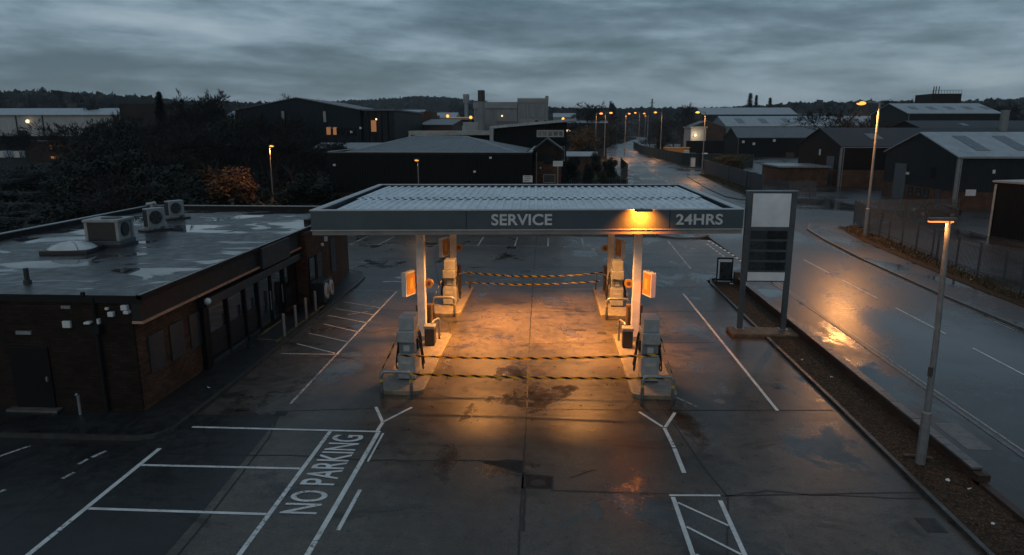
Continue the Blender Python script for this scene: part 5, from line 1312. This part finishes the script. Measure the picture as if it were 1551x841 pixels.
# ------------------------------------------------------------------ vegetation
def gen_bare(seed, levels=6, spread=.55):
    r = random.Random(seed); tr, cr = MB(), MB()
    def grow(p, d, L_, rd, lv):
        n = 3; path = [p]; q = p; dd = d
        for k in range(n):
            dd = (dd+Vector((r.uniform(-.16, .16), r.uniform(-.16, .16), r.uniform(-.05, .12)))).normalized(); q = q+dd*(L_/n); path.append(q)
        rs = [rd*(1-.35*k/n) for k in range(n+1)]
        (tr if lv < 2 else cr).tube(path, rs, 5 if lv < 2 else 3, cap=False)
        if lv >= levels:
            for _ in range(5):
                dv = (dd+Vector((r.uniform(-.9, .9), r.uniform(-.9, .9), r.uniform(-.3, .7)))).normalized(); s_ = path[r.randint(1, n)]
                e_ = s_+dv*L_*r.uniform(.5, 1.1); sd_ = dv.cross(Vector((r.uniform(-1, 1), r.uniform(-1, 1), r.uniform(-1, 1)))).normalized()*.0035
                cr.add([s_-sd_, s_+sd_, e_], [(0, 1, 2)])
            return
        kids = 3 if lv else 4
        for k in range(kids):
            a = 2*math.pi*(k+r.random())/kids; s1 = dd.cross(Vector((.3, .2, 1))).normalized(); s2 = dd.cross(s1)
            nd = (dd*(1-.15*(k > 0))+(s1*math.cos(a)+s2*math.sin(a))*spread*r.uniform(.6, 1.25)+Vector((0, 0, .12))).normalized()
            st = path[-1] if k < 2 else path[r.randint(1, n)]
            grow(st, nd, L_*r.uniform(.58, .82), rd*.58, lv+1)
    grow(Vector((0, 0, 0)), Vector((0, 0, 1)), .26, .018, 0)
    mz = max(v[2] for v in cr.v)
    for m in (tr, cr): m.v = [(x/mz, y/mz, z/mz) for x, y, z in m.v]
    return tr, cr
def gen_leafy(seed, n=4200, blobs=9, flat=.8, leaf=.035, base=.02):
    r = random.Random(seed); tr, cr = MB(), MB(); bl = []
    for k in range(blobs):
        a = r.uniform(0, 6.28); d = r.uniform(.05, .30); z = r.uniform(.25, .80)
        bl.append((Vector((d*math.cos(a), d*math.sin(a), z)), r.uniform(.13, .24)))
    bl.append((Vector((0, 0, .5)), .27)); bl.append((Vector((0, 0, .28)), .3))
    for k in range(n):
        c, rad_ = bl[r.randrange(len(bl))]
        d = Vector((r.gauss(0, 1), r.gauss(0, 1), r.gauss(0, 1))).normalized(); p = c+d*rad_*(r.uniform(.3, 1.0)**.45)*Vector((1, 1, flat)).length/1.6*1.0
        if p.z < base: p.z = base+r.random()*.1
        s_ = leaf*r.uniform(.45, 1.1); u = Vector((r.gauss(0, 1), r.gauss(0, 1), r.gauss(0, 1))).normalized(); v = u.cross(d+Vector((.01, 0, 0))).normalized()
        cr.add([p-u*s_, p+v*s_*.5, p+u*s_, p-v*s_*.5], [(0, 1, 2, 3)])
    for k in range(70):       # twiggy edge
        c, rad_ = bl[r.randrange(len(bl))]; d = Vector((r.gauss(0, 1), r.gauss(0, 1), abs(r.gauss(0, 1)))).normalized(); p = c+d*rad_*.7; q = c+d*rad_*r.uniform(1.1, 1.4); sd_ = d.cross(Vector((0, .3, 1))).normalized()*.003
        cr.add([p-sd_, p+sd_, q], [(0, 1, 2)])
    mz = max(v[2] for v in cr.v); cr.v = [(x/mz, y/mz, z/mz) for x, y, z in cr.v]
    tr.tube([(0, 0, 0), (.01, 0, .2), (0, .01, .55)], [.03, .022, .01], 6)
    for k in range(4): a = k*1.6; tr.tube([(0, 0, .2), (.12*math.cos(a), .12*math.sin(a), .5)], [.014, .006], 4)
    return tr, cr
def gen_pine(seed, n=3000, wd=.2):
    r = random.Random(seed); tr, cr = MB(), MB(); tr.tube([(0, 0, 0), (0, 0, .97)], [.02, .004], 6)
    for k in range(n):
        z = .12+.88*r.random()**1.2; R_ = wd*(1-z)**.8*r.uniform(.2, 1)*(1 if int(z*14) % 2 else .8)+.008; a = r.uniform(0, 6.28)
        p = Vector((R_*math.cos(a), R_*math.sin(a), z-R_*.35)); s_ = .028*r.uniform(.5, 1.1); u = Vector((math.cos(a), math.sin(a), -.35)).normalized(); v = u.cross(Vector((0, 0, 1))).normalized()
        cr.add([p-u*s_, p+v*s_*.4, p+u*s_, p-v*s_*.4], [(0, 1, 2, 3)])
    return tr, cr
PROTO = {}
def proto(key, gen, lmat):
    tr, cr = gen
    a = tr.build('trunk', 'bark'); b = cr.build('crown', lmat); col.objects.unlink(a); col.objects.unlink(b); PROTO[key] = (a, b)
for i in range(4): proto(f'bare{i}', gen_bare(40+i, 5 if i else 6, .50+.06*i), 'twig')
for i in range(3): proto(f'dark{i}', gen_leafy(70+i), 'leaf_dark')
proto('dark3', gen_leafy(75, 9000, 12, .8, .024), 'leaf_dark')
proto('olive0', gen_leafy(80, 9000, 12, .8, .022), 'leaf_olive'); proto('brown0', gen_leafy(85, 5000, 9, .9, .03), 'leaf_brown'); proto('far0', gen_leafy(88, 1500, 8, .8, .06), 'leaf_far'); proto('far1', gen_leafy(89, 1500, 8, .8, .06), 'leaf_far')
proto('pine0', gen_pine(91), 'leaf_dark'); proto('poplar', gen_pine(93, 2600, .11), 'leaf_far')
tr_rnd = random.Random(5)
def tree(key, x, y, h, w_, label, name='tree', cat='tree', group=None, z=-.05):
    t = thing(name, label, cat, (x, y, z), tr_rnd.uniform(0, 6.28), group); t.scale = (w_, w_, h)
    for p in PROTO[key]:
        c = p.copy(); col.objects.link(c); c.parent = t
    return t
def tpx(key, px, py_top, Y, wpx, label, **k):        # a tree measured by its top, spread and distance
    x, z = XZ(px, py_top, Y); wid = wpx*Y/F
    nat = {'b': .62, 'd': .85, 'o': .85, 'f': .85, 'p': .40}.get(key[0], .85)
    if key == 'poplar': nat = .22
    return tree(key, x, Y, max(1.2, z), max(.8, wid/nat), label, **k)
# trees one can point to
tpx('bare0', 285, 130, 112, 80, 'tall bare tree rising highest above the thicket left of centre', name='bare_tree')
tpx('bare1', 325, 129, 118, 55, 'slimmer tall bare tree right beside the highest bare tree', name='bare_tree')
tpx('pine0', 240, 138, 125, 62, 'narrow dark conifer left of the two tallest bare trees', name='conifer')
tpx('bare2', 455, 138, 190, 60, 'bare tree showing above the navy shed ridge', name='bare_tree')
tpx('bare1', 490, 146, 195, 30, 'small bare tree above the navy shed roof slope', name='bare_tree')
tpx('bare3', 118, 172, 95, 110, 'spreading bare tree before the end of the white warehouse', name='bare_tree')
tpx('bare2', 315, 185, 88, 90, 'pale stemmed bare tree in the middle of the thicket', name='bare_tree')
tpx('olive0', 262, 232, 78, 120, 'round olive green bush at the left of the lit bush', name='bush', cat='bush')
tpx('brown0', 325, 243, 79.5, 95, 'bush lit orange by the lamp behind the shop', name='bush', cat='bush')
tpx('brown0', 357, 262, 80.5, 62, 'smaller russet bush right beside the orange lit bush', name='bush', cat='bush')
tpx('dark3', 205, 180, 100, 110, 'broad dark green tree behind the spreading bare tree', name='leafy_tree')
tpx('dark3', 515, 214, 104, 70, 'dark rounded bush at the left end of the black warehouse roof', name='bush', cat='bush')
tpx('brown0', 882, 186, 178, 42, 'brown leaved tree left of the road under the street lamps', name='leafy_tree')
tpx('dark1', 893, 218, 165, 34, 'dark evergreen shrub at the foot of the brown tree', name='bush', cat='bush')
for px, py, Y, wp, key, l in ((905, 228, 140, 26, 'dark0', 'dark garden bush on the plot nearest the brown tree'), (925, 236, 128, 22, 'dark1', 'dark garden bush against the hoarding beside the road'), (868, 236, 112, 30, 'dark2', 'dark garden bush behind the thin railing near the white panel'), (890, 246, 108, 24, 'dark3', 'low dark garden bush behind the middle of the thin railing'), (915, 256, 106, 22, 'olive0', 'olive garden bush at the road end of the thin railing')):
    tpx(key, px, py, Y, wp, l, name='bush', cat='bush')
tpx('bare0', 892, 150, 330, 60, 'bare tree top left of the street lamp row', name='bare_tree')
tpx('far0', 928, 151, 420, 16, 'small round topped tree right of the bare tree by the lamps', name='leafy_tree')
tpx('bare1', 1035, 153, 330, 42, 'bare tree left of the largest lamp glow', name='bare_tree')
tpx('poplar', 1137, 141, 600, 24, 'taller poplar of the pair on the right skyline', name='poplar_tree'); tpx('poplar', 1146, 144, 600, 18, 'shorter poplar beside the taller one of the pair', name='poplar_tree'); tpx('poplar', 1167, 148, 640, 20, 'lone short poplar right of the skyline pair', name='poplar_tree')
tpx('dark2', 1085, 160, 520, 26, 'low dark dome shaped tree on the pale far roof line', name='leafy_tree')
tpx('bare3', 1300, 158, 175, 90, 'dark bare tree glowing under the tall street lamp head', name='bare_tree')
tpx('bare0', 1362, 146, 300, 50, 'bare tree left of the tank tower on the skyline', name='bare_tree')
tpx('olive0', 1110, 232, 150, 56, 'brambly bush behind the grey board fence', name='bush', cat='bush')
tpx('far1', 60, 128, 640, 26, 'round crowned tree standing tallest on the far left skyline', name='leafy_tree'); tpx('far0', 123, 137, 620, 34, 'broad dark crowned tree on the left skyline', name='leafy_tree'); tpx('far1', 200, 139, 640, 20, 'small round tree on the skyline left of the conifer', name='leafy_tree')
tpx('dark1', 143, 148, 300, 34, 'dark domed tree rising behind the white warehouse roof', name='leafy_tree')
# the dark thicket behind the shop
def top_at(px):
    pts = [(-60, 262), (0, 256), (60, 258), (100, 232), (130, 190), (200, 178), (260, 166), (330, 160), (390, 162), (430, 178), (470, 200), (510, 232), (560, 262)]
    for (a, b), (c, d) in zip(pts, pts[1:]):
        if a <= px <= c: return b+(d-b)*(px-a)/(c-a)
    return 240
for k, (px, py, Y, wp) in enumerate(((135, 176, 104, 60), (160, 166, 118, 52), (186, 172, 108, 56), (212, 160, 121, 50), (262, 152, 124, 60), (300, 150, 106, 64), (345, 156, 121, 50), (365, 162, 108, 54), (392, 160, 124, 54), (412, 172, 112, 46), (430, 166, 126, 50), (455, 190, 120, 40), (235, 190, 92, 66), (350, 200, 90, 62))):
    tpx('bare'+str(k % 4), px, py, Y, wp, 'leafless tree rising above the dark thicket left of the navy shed', name='bare_tree', group='leafless trees above the thicket')
TL = 'dark tree in the unlit thicket between the shop roof and the sheds'
for row, (Y, off, gap) in enumerate(((47, 96, 60), (54, 78, 56), (62, 62, 50), (71, 46, 46), (84, 26, 40), (97, 8, 36), (110, 0, 34))):
    px = -50+row*13
    while px < 515:
        j = tr_rnd.uniform(-.35, .35)*gap; P0 = px+j; ty = top_at(P0)+off*(.8+.4*tr_rnd.random())+tr_rnd.uniform(-4, 16)
        lim = 330 if P0 < 230 else 300
        x_, _z = XZ(P0, 200, Y); ok = math.hypot(x_+33.6, Y-81) > 8.5 and not (385 < P0 < 440 and Y < 82 and ty < 312)
        if ok and not (P0 > 470 and Y < 70) and not (Y < 79 and 285 < P0 < 365):
            key = tr_rnd.choice(['dark0', 'dark1', 'dark2', 'dark3', 'bare0', 'bare1', 'bare2', 'bare3', 'dark0', 'dark1', 'dark3', 'dark2'] if (P0 > 110 and Y < 80) else ['bare0', 'bare1', 'bare2', 'bare3', 'bare0', 'bare3', 'dark3', 'dark0'] if P0 > 110 else ['dark0', 'dark1', 'dark2', 'dark3'])
            tpx(key, P0, min(ty, lim), Y, gap*tr_rnd.uniform(1.5, 2.3), TL, name='thicket_tree', group='dark thicket trees behind the shop')
        px += gap
for px in (8, 24, 40, 78, 92): tpx('bare'+str(px % 4), px, 186+px % 9, 150, 26, 'small bare sapling before the white warehouse wall', name='sapling', group='saplings before the white warehouse')
# middle distance belts
BL_ = 'dark tree in the belt on either side of the road bend'
for px, py, Y, wp in ((868, 182, 300, 30), (905, 176, 380, 36), (922, 188, 360, 30), (938, 183, 520, 40), (955, 184, 800, 40), (990, 185, 420, 36), (1008, 180, 380, 36), (1022, 176, 360, 34), (1000, 172, 620, 40), (975, 176, 900, 44), (940, 172, 860, 44), (905, 168, 700, 40), (1045, 172, 420, 30), (985, 200, 300, 22), (1000, 205, 280, 24), (1022, 208, 300, 24), (912, 205, 330, 22), (925, 200, 420, 20)):
    tpx(tr_rnd.choice(['dark0', 'dark1', 'dark2', 'bare1', 'bare2', 'far0']), px, py, Y, wp, BL_, name='belt_tree', group='trees round the road bend')
for px, py, Y, wp in ((1275, 172, 240, 44), (1262, 182, 230, 36), (1322, 172, 230, 40), (1475, 158, 300, 50), (1500, 152, 310, 46), (1528, 155, 300, 50), (1548, 150, 310, 46), (1570, 150, 310, 46), (1490, 165, 260, 44), (1520, 168, 250, 44), (1380, 156, 320, 30), (1398, 158, 320, 30), (1462, 156, 330, 30)):
    tpx(tr_rnd.choice(['dark0', 'bare1', 'bare2', 'bare3', 'bare0']), px, py, Y, wp, 'dark leafless tree in the belt behind the right hand sheds', name='belt_tree', group='trees behind the right hand sheds')
# hills with woods
def hill(name, Y, prof, depth):
    mb = MB(); n = len(prof)
    for k, (px, py) in enumerate(prof):
        x, z = XZ(px, py, Y); z = max(z, 1)
        mb.v += [(x, Y-depth, -3), (x, Y-depth*.4, z*.55), (x, Y, z), (x, Y+depth, -3)]
    for k in range(n-1):
        for j in range(3): a = 4*k+j; mb.f.append((a, a+4, a+5, a+1))
    o = struct(name, mb, 'hill'); return o
H1 = [(-200, 158), (0, 158), (100, 160), (250, 164), (400, 165), (480, 163), (540, 161), (600, 160), (640, 158), (690, 160), (740, 164), (800, 168), (880, 170), (1000, 171), (1080, 170), (1200, 165), (1300, 163), (1400, 160), (1551, 158), (1750, 156)]
hill('hills', 1500, H1, 420)
def wood(label, Y0, Y1, prof, n, hmin, hmax, seed):
    r = random.Random(seed); mb = MB()
    for k in range(n):
        a, b = r.choice(list(zip(prof, prof[1:]))); t = r.random(); px = a[0]+(b[0]-a[0])*t; py = a[1]+(b[1]-a[1])*t
        Y = r.uniform(Y0, Y1); x, z = XZ(px, py, Y); h = r.uniform(hmin, hmax); zb = max(0, z-h*.9); R_ = h*r.uniform(.28, .5)
        for q in range(18):
            d = Vector((r.gauss(0, 1), r.gauss(0, 1), r.gauss(0, 1))).normalized(); p = Vector((x, Y, zb+h*.62))+Vector((d.x*R_, d.y*R_, d.z*h*.36))*r.uniform(.5, 1)
            s_ = R_*r.uniform(.25, .5); u = Vector((r.gauss(0, 1), r.gauss(0, 1), r.gauss(0, 1))).normalized(); v = u.cross(Vector((.1, 1, .2))).normalized()
            mb.add([p-u*s_, p+v*s_, p+u*s_, p-v*s_], [(0, 1, 2, 3)])
        mb.tube([(x, Y, -1), (x, Y, zb+h*.5)], h*.03, 3, cap=False)
    o = mb.build('distant_wood', 'leaf_far'); o['kind'] = 'stuff'; o['label'] = label; return o
wood('hazy woodland on the far left skyline', 560, 800, [(-80, 146), (40, 142), (160, 146), (260, 156), (420, 160)], 520, 14, 26, 1)
wood('hazy wood crowning the middle hill', 1380, 1500, [(440, 158), (530, 154), (600, 151), (640, 148), (690, 151), (740, 157)], 420, 16, 26, 2)
wood('hazy woodland along the centre skyline', 900, 1400, [(690, 160), (800, 164), (900, 166), (1000, 166), (1100, 166)], 420, 14, 24, 3)
wood('hazy woodland along the right skyline', 800, 1300, [(1090, 165), (1200, 160), (1300, 156), (1400, 156), (1560, 152)], 480, 14, 26, 4)
wood('dark hedgerow trees at the foot of the hills', 450, 620, [(250, 172), (400, 172), (560, 172), (700, 178)], 260, 10, 16, 6)
def scrub(r):
    while True:
        x, y = r.uniform(-120, -27), r.uniform(44, 190)
        if x > -27-(y-44)*.05 and False: continue
        if -95 < x+ (y-60)*.45: return (x, y)
mb = MB(); r = random.Random(44)
for _ in range(9000):
    x, y = scrub(r); h = r.uniform(.2, 1.5)
    for q in range(3):
        p = Vector((x+r.uniform(-.6, .6), y+r.uniform(-.6, .6), r.uniform(.05, h))); u = Vector((r.gauss(0, 1), r.gauss(0, 1), r.gauss(0, 1))).normalized()*r.uniform(.25, .7); v = u.cross(Vector((.2, .1, 1))).normalized()*r.uniform(.1, .3)
        mb.add([p-u, p+v, p+u, p-v], [(0, 1, 2, 3)])
o = mb.build('undergrowth', 'leaf_dark'); o['kind'] = 'stuff'
# rough grass, dead leaves: uncountable ground cover
def scatter_mesh(name, quads, mat, n, area, size, seed, up=.6, z=.1):
    r = random.Random(seed); mb = MB()
    for _ in range(n):
        x, y = area(r); s_ = size*r.uniform(.5, 1.3); a = r.uniform(0, 6.28); d = Vector((math.cos(a), math.sin(a), r.uniform(-.1, up))).normalized()*s_; v = Vector((-math.sin(a), math.cos(a), 0))*s_*quads; p = Vector((x, y, z+r.uniform(0, .015)))
        mb.add([p-v, p+v, p+d+v*.3, p+d-v*.3], [(0, 1, 2, 3)])
    o = mb.build(name, mat); o['kind'] = 'stuff'; return o
scatter_mesh('leaf_litter', .35, 'leaf_brown', 5200, lambda r: (r.uniform(9.62, 10.95), r.uniform(11, 41)), .055, 1, .35, .072)
scatter_mesh('leaf_litter', .35, 'leaf_brown', 5000, lambda r: (lambda y: (25.0+r.uniform(-.6, 1.5)+(y-40)*.06, y))(r.uniform(24, 64)), .075, 2, .35, .142)
scatter_mesh('rough_grass', .10, 'leaf_olive', 5000, lambda r: (lambda y: (25.1+r.uniform(-.3, 1.4)+(y-40)*.06, y))(r.uniform(24, 64)), .22, 3, 2.5, .14)
scatter_mesh('rough_grass', .10, 'leaf_olive', 3500, lambda r: (lambda y: (27.6+r.uniform(-.6, 1.6)+(y-95)*.04, y))(r.uniform(94, 138)), .28, 4, 2.5, .14)
scatter_mesh('rough_grass', .10, 'leaf_olive', 5000, lambda r: (lambda y: (r.uniform(3, 11)+(y-80)*.03, y))(r.uniform(80, 150)), .30, 5, 2.5, .06)
lr = random.Random(21)
LIT = [(10.6, 39.6, .2, 'white litter bag at the foot of the poster board'), (25.9, 52.5, .3, 'large white paper scrap on the verge below the palisade fence'), (26.6, 55.5, .16, 'small white scrap at the foot of the tall street lamp'), (25.2, 41.5, .2, 'white scrap on the far verge right of the strip lamp'),
       (24.9, 37.5, .14, 'second white scrap on the far verge near the frame edge'), (10.3, 24.2, .1, 'white scrap in the planting strip right of the totem'), (10.3, 16.7, .09, 'white scrap by the foot of the strip lamp'), (10.6, 16.3, .09, 'pale crumpled scrap just beyond the strip lamp foot'), (10.2, 14.7, .09, 'white scrap near the bottom of the planting strip'), (-11.9, 21.9, .1, 'pale scrap on the dark paving by the shop corner'), (9.9, 26.1, .09, 'tiny pale scrap at the totem end of the planting strip')]
for x, y, s_, l in LIT:
    mb = MB(); n = 7
    vs = [(x, y, .16)]
    for k in range(n): a = 2*math.pi*k/n; q = s_*.65*lr.uniform(.6, 1.1); vs.append((x+q*math.cos(a), y+q*.7*math.sin(a), .12+lr.uniform(0, .06)))
    mb.add(vs, [(0, k+1, (k+1) % n+1) for k in range(n)]); o = mb.build('litter_scrap', 'litter'); md = o.modifiers.new('t', 'SOLIDIFY'); md.thickness = .01
    tag(o, l, 'litter', 'scraps of litter')
tag(MB().tube([(9.9, 18.15, .1), (10.25, 18.05, .13), (10.6, 18.0, .1)], .05, 6).build('fallen_branch', 'wood'), 'dark fallen branch lying beside the strip lamp foot', 'branch')

# ------------------------------------------------------------------ render settings
vs_ = sc.view_settings
vs_.view_transform = 'Standard'; vs_.look = 'None'; vs_.gamma = 1.0; vs_.exposure = 0.0
cy = sc.cycles
cy.use_denoising = True; cy.use_adaptive_sampling = True; cy.adaptive_threshold = .004; cy.max_bounces = 6; cy.diffuse_bounces = 3; cy.glossy_bounces = 3; cy.transparent_max_bounces = 8; cy.volume_bounces = 0
cy.sample_clamp_indirect = 6.0; cy.caustics_reflective = False; cy.caustics_refractive = False
